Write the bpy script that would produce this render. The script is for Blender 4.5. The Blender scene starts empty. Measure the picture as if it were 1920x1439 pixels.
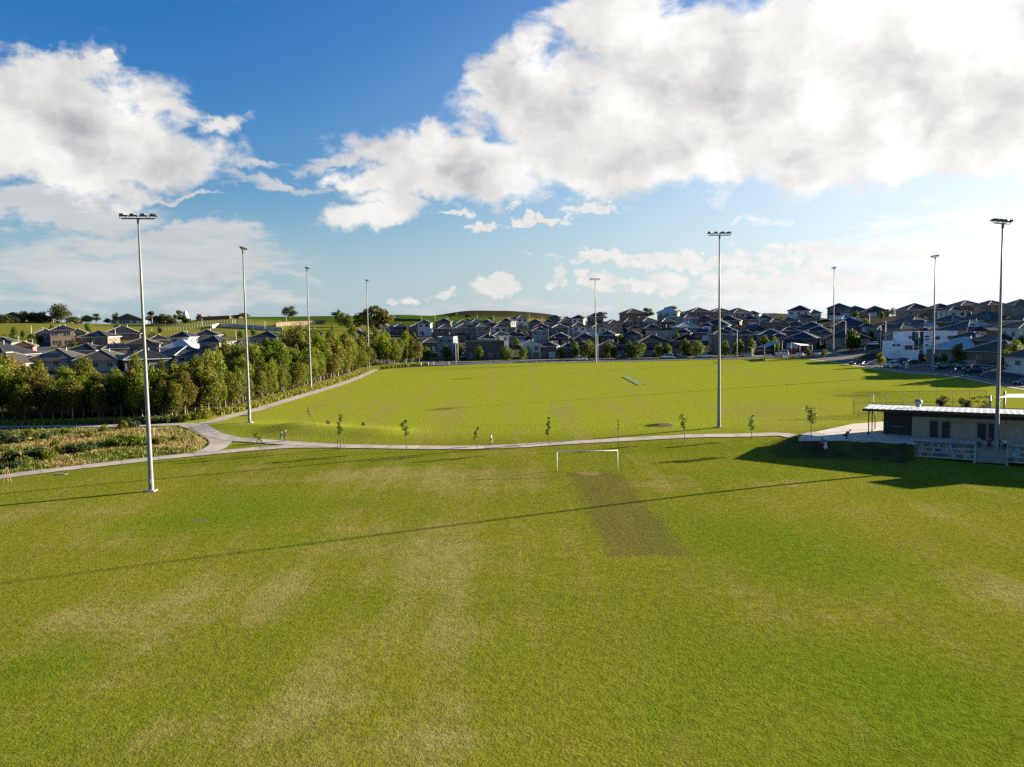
import bpy, bmesh, math, random
import numpy as np
from mathutils import Vector, Matrix

# ------------------------------------------------------------------ camera
SC = bpy.context.scene
COL = SC.collection
CAM_Z = 18.0
FPX, CX, CY = 1540.0, 960.0, 719.5
PITCH, ROLL = math.atan(115/1540.0), math.radians(0.9)
_f = Vector((0, math.cos(PITCH), -math.sin(PITCH)))
_r0 = Vector((1, 0, 0)); _u0 = Vector((0, math.sin(PITCH), math.cos(PITCH)))
CR = math.cos(ROLL)*_r0 - math.sin(ROLL)*_u0
CU = math.sin(ROLL)*_r0 + math.cos(ROLL)*_u0
cam_d = bpy.data.cameras.new("camera"); cam = bpy.data.objects.new("camera", cam_d); COL.objects.link(cam)
m = Matrix((CR, CU, -_f)).transposed().to_4x4(); m.translation = (0, 0, CAM_Z)
cam.matrix_world = m
cam_d.sensor_width = 36; cam_d.lens = FPX/1920*36; cam_d.clip_end = 30000; cam_d.clip_start = 0.5
SC.camera = cam

def ray(px, py):
    d = _f + CR*((px-CX)/FPX) + CU*((CY-py)/FPX)
    return d/d.y
def proj(X, Y, Z):
    d = Vector((X, Y, Z-CAM_Z)); w = d.dot(_f)
    return CX+FPX*d.dot(CR)/w, CY-FPX*d.dot(CU)/w

# ------------------------------------------------------------------ light, sky, exposure
SUN_EL, SUN_AZ = math.radians(13.5), math.radians(67.2)      # azimuth measured from +Y towards +X
SUN_DIR = Vector((math.sin(SUN_AZ)*math.cos(SUN_EL), math.cos(SUN_AZ)*math.cos(SUN_EL), math.sin(SUN_EL)))
sun_d = bpy.data.lights.new("sun", 'SUN'); sun = bpy.data.objects.new("sun", sun_d); COL.objects.link(sun)
sun_d.energy = 5.0; sun_d.angle = math.radians(0.55); sun_d.color = (1.0, 0.87, 0.66)
sun.rotation_euler = SUN_DIR.to_track_quat('Z', 'Y').to_euler()
sun.location = SUN_DIR*200
SKY_STRENGTH = 0.05
SC.view_settings.view_transform = 'Standard'; SC.view_settings.look = 'None'
SC.view_settings.exposure = 2.0; SC.view_settings.gamma = 1.0
SC.render.film_transparent = False
try:
    SC.cycles.use_denoising = False
    SC.cycles.max_bounces = 6; SC.cycles.transparent_max_bounces = 8
    SC.cycles.sample_clamp_indirect = 6.0
except Exception: pass

class NT:
    """small node-tree helper"""
    def __init__(s, nt): s.nt = nt; s.n = nt.nodes; s.l = nt.links
    def node(s, t, **kw):
        n = s.n.new(t)
        for k, v in kw.items(): setattr(n, k, v)
        return n
    def set(s, sock, v):
        if isinstance(v, bpy.types.NodeSocket): s.l.new(v, sock)
        else: sock.default_value = v
    def math(s, op, a, b=None, c=None, clamp=False):
        n = s.node('ShaderNodeMath', operation=op, use_clamp=clamp)
        s.set(n.inputs[0], a)
        if b is not None: s.set(n.inputs[1], b)
        if c is not None: s.set(n.inputs[2], c)
        return n.outputs[0]
    def vmath(s, op, a, b=None, out=0):
        n = s.node('ShaderNodeVectorMath', operation=op)
        s.set(n.inputs[0], a)
        if b is not None: s.set(n.inputs[1], b)
        return n.outputs['Value'] if op in ('LENGTH', 'DOT_PRODUCT') else n.outputs[0]
    def scale(s, a, f):
        n = s.node('ShaderNodeVectorMath', operation='SCALE'); s.set(n.inputs[0], a); s.set(n.inputs['Scale'], f); return n.outputs[0]
    def ramp(s, v, a, b, c=0.0, d=1.0, smooth=True):
        n = s.node('ShaderNodeMapRange', interpolation_type='SMOOTHSTEP' if smooth else 'LINEAR')
        s.set(n.inputs[0], v)
        for i, x in enumerate((a, b, c, d)): s.set(n.inputs[i+1], x)
        return n.outputs[0]
    def noise(s, vec, scale, detail=4, rough=0.55, dist=0.0, out='Fac'):
        n = s.node('ShaderNodeTexNoise')
        if vec is not None: s.set(n.inputs['Vector'], vec)
        n.inputs['Scale'].default_value = scale; n.inputs['Detail'].default_value = detail
        n.inputs['Roughness'].default_value = rough; n.inputs['Distortion'].default_value = dist
        return n.outputs[out]
    def mix(s, f, a, b, mode='MIX'):
        n = s.node('ShaderNodeMix', data_type='RGBA', blend_type=mode)
        s.set(n.inputs[0], f)
        for i, v in ((6, a), (7, b)):
            if isinstance(v, (tuple, list)): v = tuple(v)+(1,) if len(v) == 3 else tuple(v)
            s.set(n.inputs[i], v)
        return n.outputs[2]
    def comb(s, x, y, z=0.0):
        n = s.node('ShaderNodeCombineXYZ')
        for i, v in enumerate((x, y, z)): s.set(n.inputs[i], v)
        return n.outputs[0]

def build_world():
    w = bpy.data.worlds.new("World"); SC.world = w; w.use_nodes = True
    t = NT(w.node_tree); t.n.clear()
    out = t.node('ShaderNodeOutputWorld'); bg = t.node('ShaderNodeBackground')
    t.l.new(bg.outputs[0], out.inputs[0])
    sky = t.node('ShaderNodeTexSky', sky_type='NISHITA'); sky.sun_disc = False
    sky.sun_elevation = SUN_EL; sky.sun_rotation = SUN_AZ
    sky.air_density = 1.0; sky.dust_density = 0.9; sky.ozone_density = 2.2; sky.altitude = 60
    tc = t.node('ShaderNodeTexCoord'); d = tc.outputs['Generated']
    sp = t.node('ShaderNodeSeparateXYZ'); t.l.new(d, sp.inputs[0])
    az = t.math('MULTIPLY', t.math('ARCTAN2', sp.outputs[0], sp.outputs[1]), 57.2958/10)
    el = t.math('MULTIPLY', t.math('ARCSINE', sp.outputs[2]), 57.2958/10)
    P = t.comb(az, el)
    def ae(px, py):
        v = ray(px, py).normalized()
        return math.degrees(math.atan2(v.x, v.y))/10, math.degrees(math.asin(v.z))/10
    # domain warp gives ragged outlines
    wv = t.noise(P, 2.2, 5, 0.6, out='Color')
    warp = t.vmath('SUBTRACT', wv, (0.5, 0.5, 0.5))
    Pw = t.vmath('ADD', P, t.scale(warp, 0.55))
    wv3 = t.noise(P, 7.0, 4, 0.6, out='Color')
    Pw2 = t.vmath('ADD', P, t.vmath('ADD', t.scale(warp, 0.16), t.scale(t.vmath('SUBTRACT', wv3, (0.5, 0.5, 0.5)), 0.22)))
    K = 60*FPX/1540/100     # px per 0.1*deg
    def blobs(lst, base, sharp=1.0):
        acc = None
        for px, py, rx, ry, rot, amp in lst:
            a, e = ae(px, py)
            v = t.vmath('SUBTRACT', base, (a, e, 0))
            if rot:
                vr = t.node('ShaderNodeVectorRotate', rotation_type='Z_AXIS'); t.set(vr.inputs['Vector'], v)
                vr.inputs['Angle'].default_value = math.radians(rot); v = vr.outputs[0]
            v = t.vmath('MULTIPLY', v, (262/rx, 262/ry, 0))
            L = t.vmath('LENGTH', v)
            g = t.math('MULTIPLY', t.ramp(L, 1.0, 0.0, 0.0, 1.0), amp)
            if acc is None: acc = g
            else:
                n = t.node('ShaderNodeMath', operation='SMOOTH_MAX'); t.set(n.inputs[0], acc); t.set(n.inputs[1], g); n.inputs[2].default_value = 0.18
                acc = n.outputs[0]
        return acc
    big = [  # px, py, half-width, half-height, tilt, weight : heavy cumulus banks
        (90, 245, 370, 175, -6, 1.2), (290, 285, 230, 95, 4, .95), (40, 315, 260, 80, 0, 1.0), (210, 356, 220, 36, 0, .8),
        (60, 130, 190, 62, -22, .75), (420, 222, 95, 32, -6, .78), (142, 92, 26, 15, 0, .75), (196, 96, 20, 22, 0, .75),
        (1330, 190, 600, 235, 6, 1.2), (1620, 130, 640, 250, 4, 1.2), (1880, 150, 420, 235, 0, 1.15), (1180, 60, 250, 170, 20, 1.05), (1000, 210, 230, 130, 12, 1.1),
        (850, 305, 320, 100, 10, 1.15), (1150, 300, 380, 100, 4, 1.1), (700, 335, 170, 45, 6, .85), (1560, 260, 480, 120, 6, 1.2), (1860, 235, 300, 100, 8, 1.2),
        (690, 412, 140, 52, -6, 1.0), (730, 375, 110, 40, 18, .75), (1350, 335, 120, 32, 6, .8), (1460, 315, 50, 24, 0, .7)]
    thin = [(1110, 392, 100, 22, 0, .9), (845, 402, 82, 13, 0, .8), (1020, 411, 120, 15, 0, .85), (905, 425, 85, 17, 0, .8), (970, 386, 40, 9, 0, .6),
        (1290, 490, 420, 24, 3, .85), (1560, 474, 340, 22, 3, .75), (1118, 485, 26, 20, 0, 1.0),
        (930, 538, 72, 42, 0, 1.05), (1045, 522, 34, 30, 0, .85), (840, 546, 46, 20, 0, .8), (1130, 528, 90, 38, 0, .8), (1230, 528, 130, 34, 0, .8), (1400, 530, 200, 38, 0, .85), (760, 562, 80, 18, 0, .6), (1560, 530, 260, 45, 0, .8)]
    layer = [(100, 405, 290, 55, -4, 1.0), (310, 445, 300, 40, -6, .95), (380, 490, 300, 80, -4, .85), (160, 520, 420, 90, 0, .7), (520, 505, 60, 22, 10, .5), (430, 560, 300, 45, 0, .6),
        (1000, 575, 520, 40, 0, .55), (1500, 570, 500, 60, 0, .8), (1850, 480, 420, 150, 0, .75), (640, 285, 160, 24, -14, .8), (545, 345, 190, 20, 6, .75), (480, 300, 90, 16, -10, .6), (330, 366, 130, 10, 0, .9), (560, 500, 60, 14, 20, .6), (1450, 430, 260, 16, 4, .45)]
    mA = blobs(big, Pw); mB = blobs(thin, Pw2); mC = blobs(layer, Pw)
    Ps = t.vmath('MULTIPLY', P, (1.0, 1.7, 1.0))
    n1 = t.noise(Ps, 2.5, 8, 0.6, 0.3)
    sA = t.noise(Pw2, 1.7, 4, 0.5)
    sB = t.noise(t.vmath('ADD', Pw2, (0.20, 0.09, 0.0)), 1.7, 4, 0.5)
    # general cloud field for the parts of the sky outside the picture
    bk = t.math('MULTIPLY', t.ramp(t.math('ABSOLUTE', az), 4.0, 5.5), t.ramp(t.noise(Ps, 0.55, 3), 0.52, 0.74, 0.0, 0.7))
    mA = t.math('MAXIMUM', mA, bk)
    dA = t.math('ADD', t.math('MULTIPLY', mA, 1.0), t.math('MULTIPLY', t.math('MULTIPLY', t.math('SUBTRACT', n1, 0.5), 1.8), t.ramp(mA, 0.0, 0.30)))
    aA = t.ramp(dA, 0.20, 0.70)
    n2 = t.noise(t.vmath('MULTIPLY', P, (1.0, 1.6, 1.0)), 7.5, 6, 0.62, 0.2)
    dB = t.math('ADD', mB, t.math('MULTIPLY', t.math('MULTIPLY', t.math('SUBTRACT', n2, 0.5), 1.7), t.ramp(mB, 0.0, 0.25)))
    aB = t.math('MULTIPLY', t.ramp(dB, 0.28, 0.62), 0.94)
    n3 = t.noise(t.vmath('MULTIPLY', P, (0.55, 3.2, 1.0)), 3.0, 6, 0.6, 0.35)
    dC = t.math('ADD', mC, t.math('MULTIPLY', t.math('MULTIPLY', t.math('SUBTRACT', n3, 0.5), 1.15), t.ramp(mC, 0.0, 0.2)))
    aC = t.math('MULTIPLY', t.ramp(dC, 0.2, 0.68), 0.88)
    # cloud brightness: lit flank towards the sun, greyer where thick
    rel = t.math('MULTIPLY', t.math('SUBTRACT', sA, sB), 0.9)
    big_n = t.noise(Ps, 1.15, 3, 0.5, 0.4)
    thick = t.ramp(t.math('ADD', t.math('MULTIPLY', dA, .8), t.math('MULTIPLY', t.math('SUBTRACT', big_n, 0.5), 2.2)), 0.40, 1.45)
    sundot = t.math('MAXIMUM', t.vmath('DOT_PRODUCT', d, tuple(SUN_DIR)), 0.0)
    tint = t.ramp(sundot, 0.3, 0.95)
    lum = t.math('SUBTRACT', t.math('ADD', t.math('ADD', 0.86, rel), t.math('MULTIPLY', tint, 0.28)), t.math('MULTIPLY', thick, 0.27))
    lum = t.math('MINIMUM', t.math('MAXIMUM', lum, 0.36), 1.08)
    EV = 2**-SC.view_settings.exposure/SKY_STRENGTH
    warm = t.mix(t.ramp(lum, 0.4, 0.9), (0.93, 0.97, 1.02), (1.0, 0.985, 0.955))
    colA = t.scale(warm, t.math('MULTIPLY', lum, EV*0.97))
    relB = t.math('MULTIPLY', t.math('SUBTRACT', n2, 0.5), 0.35)
    colB = t.scale((1.0, 0.985, 0.96), t.math('MULTIPLY', t.math('ADD', t.math('ADD', 0.80, relB), t.math('MULTIPLY', tint, 0.2)), EV))
    colC = t.scale((0.97, 0.985, 1.0), t.math('MULTIPLY', t.math('ADD', t.math('ADD', 0.66, t.math('MULTIPLY', t.math('SUBTRACT', n3, .5), .3)), t.math('MULTIPLY', tint, 0.55)), EV))
    deep = t.mix(t.ramp(el, 0.0, 2.1), (0.50, 0.65, 0.76), (0.14, 0.50, 0.88))
    base = t.mix(1.0, sky.outputs[0], deep, 'MULTIPLY')
    # pale aerosol towards the horizon and the sun
    hz = t.math('MULTIPLY', t.ramp(el, 1.0, -0.1), 0.72)
    base = t.mix(hz, base, (0.50*EV, 0.64*EV, 0.76*EV))
    gl = t.math('MULTIPLY', t.math('POWER', sundot, 2.4), 1.15, clamp=True)
    base = t.mix(t.math('MULTIPLY', gl, t.ramp(el, 3.0, 0.6)), base, (1.12*EV, 1.12*EV, 1.10*EV))
    c = t.mix(aC, base, colC); c = t.mix(aB, c, colB); c = t.mix(aA, c, colA)
    up = t.ramp(el, -0.6, -0.1)
    c = t.mix(up, (0.10*EV, 0.11*EV, 0.07*EV), c)
    t.l.new(c, bg.inputs[0]); bg.inputs[1].default_value = SKY_STRENGTH
build_world()

# ------------------------------------------------------------------ terrain height
PA, PB, PC = -18.82+CAM_Z, 0.00557, 0.01765
def plane(X, Y): return PA + PB*X + PC*np.clip(Y, -200, 320)
_cols = [   # picture column, end of the field plane, then (distance, height relative to the camera)
    (-500, 120, [(170, -14), (225, -11), (300, -5), (380, 1), (480, 6), (600, 3), (900, -8), (1800, -22), (6000, -50)]),
    (0,   142, [(180, -15.4), (225, -12.6), (270, -9.3), (330, -6.0), (380, -1.2), (480, 5.8), (560, 4.0), (900, -8), (1800, -22), (6000, -50)]),
    (250, 150, [(190, -15.0), (225, -12.8), (270, -9.8), (330, -6.6), (400, -2.2), (490, 2.2), (560, 1.5), (900, -8), (1800, -22), (6000, -50)]),
    (450, 165, [(205, -14.6), (235, -12.2), (280, -9.8), (340, -7.0), (420, -2.2), (550, 6.6), (640, 5.5), (900, -6), (1800, -22), (6000, -50)]),
    (600, 200, [(260, -14.4), (300, -12.4), (350, -9.2), (450, -2.6), (600, 6.6), (700, 5.0), (1000, -6), (1800, -22), (6000, -50)]),
    (750, 278, [(310, -13.6), (345, -11.2), (400, -7.6), (500, -1.2), (650, 7.2), (760, 6.5), (1100, -6), (1800, -22), (6000, -50)]),
    (950, 286, [(312, -13.6), (340, -12.0), (400, -8.6), (520, -2.6), (620, 1.5), (700, 4.0), (800, 3.0), (1100, -6), (1800, -22), (6000, -50)]),
    (1200, 288, [(312, -13.4), (350, -10.4), (400, -6.6), (480, -1.2), (530, 0.0), (640, -4), (900, -14), (1800, -26), (6000, -50)]),
    (1450, 284, [(305, -12.8), (350, -8.6), (430, -1.6), (480, -0.6), (600, -7), (900, -10), (1300, 9), (1600, 4), (2500, -26), (6000, -50)]),
    (1700, 236, [(262, -12.8), (300, -9.0), (370, -2.2), (430, 0.2), (600, -8), (900, -14), (1800, -26), (6000, -50)]),
    (1920, 172, [(195, -12.4), (230, -8.4), (300, -2.6), (360, 0.6), (500, -5), (900, -14), (1800, -26), (6000, -50)]),
    (2400, 150, [(180, -12.4), (230, -8.0), (300, -2.6), (360, 0.6), (500, -5), (900, -14), (1800, -26), (6000, -50)]),
]
_u = np.array([(c[0]-960)/FPX for c in _cols])
def _pchip(xs, ys, x):
    xs = np.array(xs, float); ys = np.array(ys, float)
    h = np.diff(xs); dl = np.diff(ys)/h; mm = np.zeros(len(xs)); mm[0] = dl[0]; mm[-1] = dl[-1]
    for i in range(1, len(xs)-1):
        if dl[i-1]*dl[i] > 0:
            w1 = 2*h[i]+h[i-1]; w2 = h[i]+2*h[i-1]; mm[i] = (w1+w2)/(w1/dl[i-1]+w2/dl[i])
    i = np.clip(np.searchsorted(xs, x)-1, 0, len(xs)-2); s = np.clip((x-xs[i])/h[i], 0, 1)
    return ((2*s**3-3*s**2+1)*ys[i] + (s**3-2*s**2+s)*h[i]*mm[i] + (-2*s**3+3*s**2)*ys[i+1] + (s**3-s**2)*h[i]*mm[i+1])
def sstep(a, b, x):
    t = np.clip((x-a)/(b-a), 0, 1); return t*t*(3-2*t)

# clubhouse frame
BO = np.array((52.1, 106.4)); BA = np.array((0.86, -0.51)); BN = np.array((0.51, 0.86)); BZ = 2.28
def bxy(s, t): return BO + BA*s + BN*t
EXTRA = []      # (fx, fy) mounds: callables
def seg_d(X, Y, a, b):
    ax, ay = a; bx, by = b; L = (bx-ax)**2+(by-ay)**2
    k = np.clip(((X-ax)*(bx-ax)+(Y-ay)*(by-ay))/L, 0, 1)
    return np.hypot(X-ax-k*(bx-ax), Y-ay-k*(by-ay))
def zpt(px, py, z):
    r_ = ray(px, py); d = (z-CAM_Z)/r_.z; return (r_.x*d, d)
APRON = [zpt(px, py, BZ+.05) for px, py in ((1497, 826.5), (1500, 818), (1522, 811.5), (1600, 795), (1655, 791), (1690, 792))]
APRON += [tuple(bxy(*q)) for q in ((5, 9), (27, 9), (27, -4.2), (.3, -4.2))]+[zpt(1718, 831.5, BZ+.05), zpt(1580, 826, BZ+.05)]
def plat(X, Y):
    d = np.full(np.shape(X), 1e9); ins = np.zeros(np.shape(X), bool); n = len(APRON)
    for i in range(n):
        a, b = APRON[i], APRON[(i+1) % n]; d = np.minimum(d, seg_d(X, Y, a, b))
        if a[1] != b[1]: ins ^= ((a[1] > Y) != (b[1] > Y)) & (X < (b[0]-a[0])*(Y-a[1])/(b[1]-a[1])+a[0])
    w = np.where(ins, 1.0, 1-sstep(.3, 3.6, d))
    s = (X-BO[0])*BA[0]+(Y-BO[1])*BA[1]; t = (X-BO[0])*BN[0]+(Y-BO[1])*BN[1]
    return np.where((s > .6) & (t < -3), np.minimum(sstep(-5.2, -3.3, t), 1), w)
MOUND = []
def H(X, Y):
    X = np.asarray(X, float); Y = np.asarray(Y, float)
    z = plane(X, Y)
    u = np.where(Y > 60, X/np.maximum(Y, 60), X/60)
    u = np.clip(u, _u[0], _u[-1])
    far = Y > 115
    if np.any(far):
        acc = np.zeros_like(z); wsum = np.zeros_like(z)
        zs = []
        for c in _cols:
            uu = (c[0]-960)/FPX; y0 = c[1]
            xs = [60, y0-25, y0]; ys = [float(plane(uu*q, q)) for q in xs]
            for dd, zz in c[2]: xs.append(dd); ys.append(zz+CAM_Z)
            zz = _pchip(xs, ys, np.clip(Y, 60, 6000))
            zs.append(np.where(Y <= y0, plane(X, Y), zz))
        i = np.clip(np.searchsorted(_u, u)-1, 0, len(_u)-2)
        k = (u-_u[i])/(_u[i+1]-_u[i]); k = k*k*(3-2*k)*0.5+k*0.5
        zs = np.array(zs)
        zz = np.take_along_axis(zs, i[None], 0)[0]*(1-k) + np.take_along_axis(zs, i[None]+1, 0)[0]*k
        z = np.where(far, zz, z)
    # local dip in front of the clubhouse, raised platform under it
    z = z - 0.9*np.exp(-((X-62)**2/30**2+(Y-92)**2/16**2))
    w = plat(X, Y); z = z*(1-w) + BZ*w
    for (a, b, r, hgt, ex) in MOUND:
        dd = seg_d(X, Y, a, b); z = z + hgt*np.exp(-(dd/r)**ex)
    return z
def h(x, y): return float(H(np.array([x]), np.array([y]))[0])
_tc = {}
def at(px, py, dz=0.0):
    """point of the terrain seen at a place of the photograph"""
    k = (px, py)
    if k in _tc: return _tc[k].copy()
    r = ray(px, py)
    ys = np.concatenate([np.arange(25, 400, 0.5), np.arange(400, 900, 1.0), np.arange(900, 5000, 10.0)])
    g = H(r.x*ys, ys) - (CAM_Z + r.z*ys)
    i = np.argmax(g > 0) if np.any(g > 0) else int(np.argmax(g))
    if i > 0 and g[i] > 0:
        a, b = g[i-1], g[i]; y = ys[i-1] + (ys[i]-ys[i-1])*(-a/(b-a))
    else: y = ys[i]
    v = Vector((r.x*y, y, h(r.x*y, y))); _tc[k] = v
    return v.copy()
def atd(px, d):
    r = ray(px, 600); return Vector((r.x*d, d, h(r.x*d, d)))
_m1 = at(402, 806); _m2 = at(560, 808); _m3 = at(745, 812)
_d1 = (at(905, 600).x, at(905, 600).y)
MOUND += [((_m1.x+2, _m1.y+2), (_m2.x, _m2.y), 6.0, 0.6, 2.0), ((_m2.x, _m2.y), (_m3.x-3, _m3.y), 4.5, 0.7, 2.0)]
_q = [(ray(p, 600).x*760, 760.0) for p in (905, 960, 1010)]
MOUND += [((_q[0][0], 760), (_q[2][0], 760), 38.0, 7.0, 2.6)]
_p = at(1238, 797); MOUND += [((_p.x-.8, _p.y), (_p.x+1.4, _p.y), 1.1, 0.35, 2.0)]
_tc.clear()
# ------------------------------------------------------------------ helpers
RNG = random.Random(7)
def tag(o, label=None, cat=None, group=None, kind=None):
    if label: o['label'] = label
    if cat: o['category'] = cat
    if group: o['group'] = group
    if kind: o['kind'] = kind
    return o
def empty(name, loc, rz=0.0):
    o = bpy.data.objects.new(name, None); COL.objects.link(o)
    o.location = loc; o.rotation_euler = (0, 0, rz); o.empty_display_size = 0.3
    return o
def link(name, me, parent=None, loc=None, rz=None):
    o = bpy.data.objects.new(name, me); COL.objects.link(o)
    if parent is not None: o.parent = parent
    if loc is not None: o.location = loc
    if rz is not None: o.rotation_euler = (0, 0, rz)
    return o
def copy_tree(o, parent=None):
    c = o.copy(); COL.objects.link(c)
    if parent is not None: c.parent = parent
    for ch in list(o.children): copy_tree(ch, c)
    return c
class MB:
    """collects shapes, then links them as one mesh object"""
    def __init__(s): s.v = []; s.f = []; s.m = []; s.cur = 0; s.sm = []
    def add(s, vs, fs, smooth=False):
        k = len(s.v); s.v += [tuple(v) for v in vs]
        for f in fs: s.f.append([i+k for i in f]); s.m.append(s.cur); s.sm.append(smooth)
        return s
    def box(s, c, sz, rz=0.0, ry=0.0, rx=0.0):
        x, y, z = sz[0]/2, sz[1]/2, sz[2]/2
        M = Matrix.Translation(c) @ Matrix.Rotation(rz, 4, 'Z') @ Matrix.Rotation(ry, 4, 'Y') @ Matrix.Rotation(rx, 4, 'X')
        vs = [M @ Vector((a*x, b*y, d*z)) for d in (-1, 1) for a, b in ((-1, -1), (1, -1), (1, 1), (-1, 1))]
        return s.add(vs, [(0, 3, 2, 1), (4, 5, 6, 7), (0, 1, 5, 4), (1, 2, 6, 5), (2, 3, 7, 6), (3, 0, 4, 7)])
    def bar(s, a, b, w, hgt=None):
        a = Vector(a); b = Vector(b); hgt = hgt or w; d = (b-a).normalized()
        up = Vector((0, 0, 1)) if abs(d.z) < .95 else Vector((0, 1, 0))
        x = d.cross(up).normalized()*(w/2); y = x.normalized().cross(d)*(hgt/2)
        vs = [p+sx*x+sy*y for p in (a, b) for sx, sy in ((-1, -1), (1, -1), (1, 1), (-1, 1))]
        return s.add(vs, [(0, 1, 2, 3), (7, 6, 5, 4), (0, 4, 5, 1), (1, 5, 6, 2), (2, 6, 7, 3), (3, 7, 4, 0)])
    def tube(s, pts, rs, n=8, cap=True):
        pts = [Vector(p) for p in pts]; rings = []
        if not isinstance(rs, (list, tuple)): rs = [rs]*len(pts)
        vs = []
        for i, p in enumerate(pts):
            d = (pts[min(i+1, len(pts)-1)]-pts[max(i-1, 0)]).normalized()
            up = Vector((0, 0, 1)) if abs(d.z) < .9 else Vector((0, 1, 0))
            x = d.cross(up).normalized(); y = x.cross(d)
            for k in range(n):
                a = 2*math.pi*k/n; vs.append(p+(x*math.cos(a)+y*math.sin(a))*rs[i])
        fs = [(i*n+k, (i+1)*n+k, (i+1)*n+(k+1) % n, i*n+(k+1) % n) for i in range(len(pts)-1) for k in range(n)]
        if cap: fs += [tuple(range(n)), tuple(range(len(pts)*n-1, (len(pts)-1)*n-1, -1))]
        return s.add(vs, fs, True)
    def loft(s, rings, cap=True, smooth=False):
        n = len(rings[0]); vs = [p for r in rings for p in r]
        fs = [(i*n+k, i*n+(k+1) % n, (i+1)*n+(k+1) % n, (i+1)*n+k) for i in range(len(rings)-1) for k in range(n)]
        if cap: fs += [tuple(range(n-1, -1, -1)), tuple(range((len(rings)-1)*n, len(rings)*n))]
        return s.add(vs, fs, smooth)
    def mesh(s, name, mats):
        me = bpy.data.meshes.new(name); me.from_pydata(s.v, [], s.f)
        for mt in (mats if isinstance(mats, (list, tuple)) else [mats]): me.materials.append(mt)
        me.polygons.foreach_set('material_index', s.m); me.polygons.foreach_set('use_smooth', s.sm)
        me.update(); return me
    def build(s, name, mats, parent=None, loc=None, rz=None):
        return link(name, s.mesh(name, mats), parent, loc, rz)

# ------------------------------------------------------------------ materials
_M = {}
def mat(name, col, rough=0.7, var=0.12, scale=3.0, metal=0.0, bump=0.0, bscale=20.0, spec=0.3, coat=0.0, col2=None):
    if name in _M: return _M[name]
    m = bpy.data.materials.new(name); m.use_nodes = True; t = NT(m.node_tree); b = t.n['Principled BSDF']
    tc = t.node('ShaderNodeTexCoord').outputs['Object']
    n = t.noise(tc, scale, 5, 0.6)
    c2 = col2 or tuple(min(1, c*(1+var)) for c in col); c1 = tuple(c*(1-var) for c in col)
    c = t.mix(t.ramp(n, 0.3, 0.7), c1, c2)
    oi = t.node('ShaderNodeObjectInfo')
    t.set(b.inputs['Base Color'], c); b.inputs['Roughness'].default_value = rough; b.inputs['Metallic'].default_value = metal
    b.inputs['Specular IOR Level'].default_value = spec; b.inputs['Coat Weight'].default_value = coat
    if bump:
        bp = t.node('ShaderNodeBump'); bp.inputs['Strength'].default_value = bump; bp.inputs['Distance'].default_value = 0.03
        t.set(bp.inputs['Height'], t.noise(tc, bscale, 4)); t.l.new(bp.outputs[0], b.inputs['Normal'])
    _M[name] = m; return m
def mat_roof(name, col, rough=0.5, metal=0.0, course=0.34, ribs=False):
    """roof covering: tile courses (or metal ribs) as a bump along the slope, blotchy colour"""
    if name in _M: return _M[name]
    m = bpy.data.materials.new(name); m.use_nodes = True; t = NT(m.node_tree); b = t.n['Principled BSDF']
    tc = t.node('ShaderNodeTexCoord').outputs['Object']
    sp = t.node('ShaderNodeSeparateXYZ'); t.l.new(tc, sp.inputs[0])
    n = t.noise(tc, 1.3, 6, 0.65)
    c = t.mix(t.ramp(n, 0.3, 0.7), tuple(v*.75 for v in col), tuple(v*1.25 for v in col))
    t.set(b.inputs['Base Color'], c); b.inputs['Roughness'].default_value = rough; b.inputs['Metallic'].default_value = metal
    b.inputs['Specular IOR Level'].default_value = 0.22
    ax = sp.outputs[0] if ribs else sp.outputs[2]
    wv = t.math('FRACT', t.math('MULTIPLY', ax, 1/(course if ribs else course*0.42)))
    if ribs: wv = t.math('PINGPONG', wv, 0.5)
    bp = t.node('ShaderNodeBump'); bp.inputs['Strength'].default_value = 0.5; bp.inputs['Distance'].default_value = 0.04
    t.set(bp.inputs['Height'], t.math('ADD', wv, t.math('MULTIPLY', t.noise(tc, 9, 2), 0.4))); t.l.new(bp.outputs[0], b.inputs['Normal'])
    _M[name] = m; return m
def mat_brick(name, col, mortar=(0.3, 0.28, 0.25)):
    if name in _M: return _M[name]
    m = bpy.data.materials.new(name); m.use_nodes = True; t = NT(m.node_tree); b = t.n['Principled BSDF']
    tc = t.node('ShaderNodeTexCoord').outputs['Object']
    sp = t.node('ShaderNodeSeparateXYZ'); t.l.new(tc, sp.inputs[0])
    v = t.comb(t.math('ADD', sp.outputs[0], sp.outputs[1]), sp.outputs[2])
    br = t.node('ShaderNodeTexBrick'); t.set(br.inputs['Vector'], v); br.inputs['Scale'].default_value = 2.2
    br.inputs['Color1'].default_value = tuple(c*.8 for c in col)+(1,); br.inputs['Color2'].default_value = tuple(c*1.2 for c in col)+(1,)
    br.inputs['Mortar'].default_value = tuple((a+2*c)/3 for a, c in zip(mortar, col))+(1,); br.inputs['Mortar Size'].default_value = 0.03
    n = t.noise(tc, 0.8, 5)
    t.set(b.inputs['Base Color'], t.mix(t.ramp(n, .25, .75, 0, .35), br.outputs['Color'], tuple(c*.55 for c in col)))
    b.inputs['Roughness'].default_value = 0.85; _M[name] = m; return m
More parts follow.
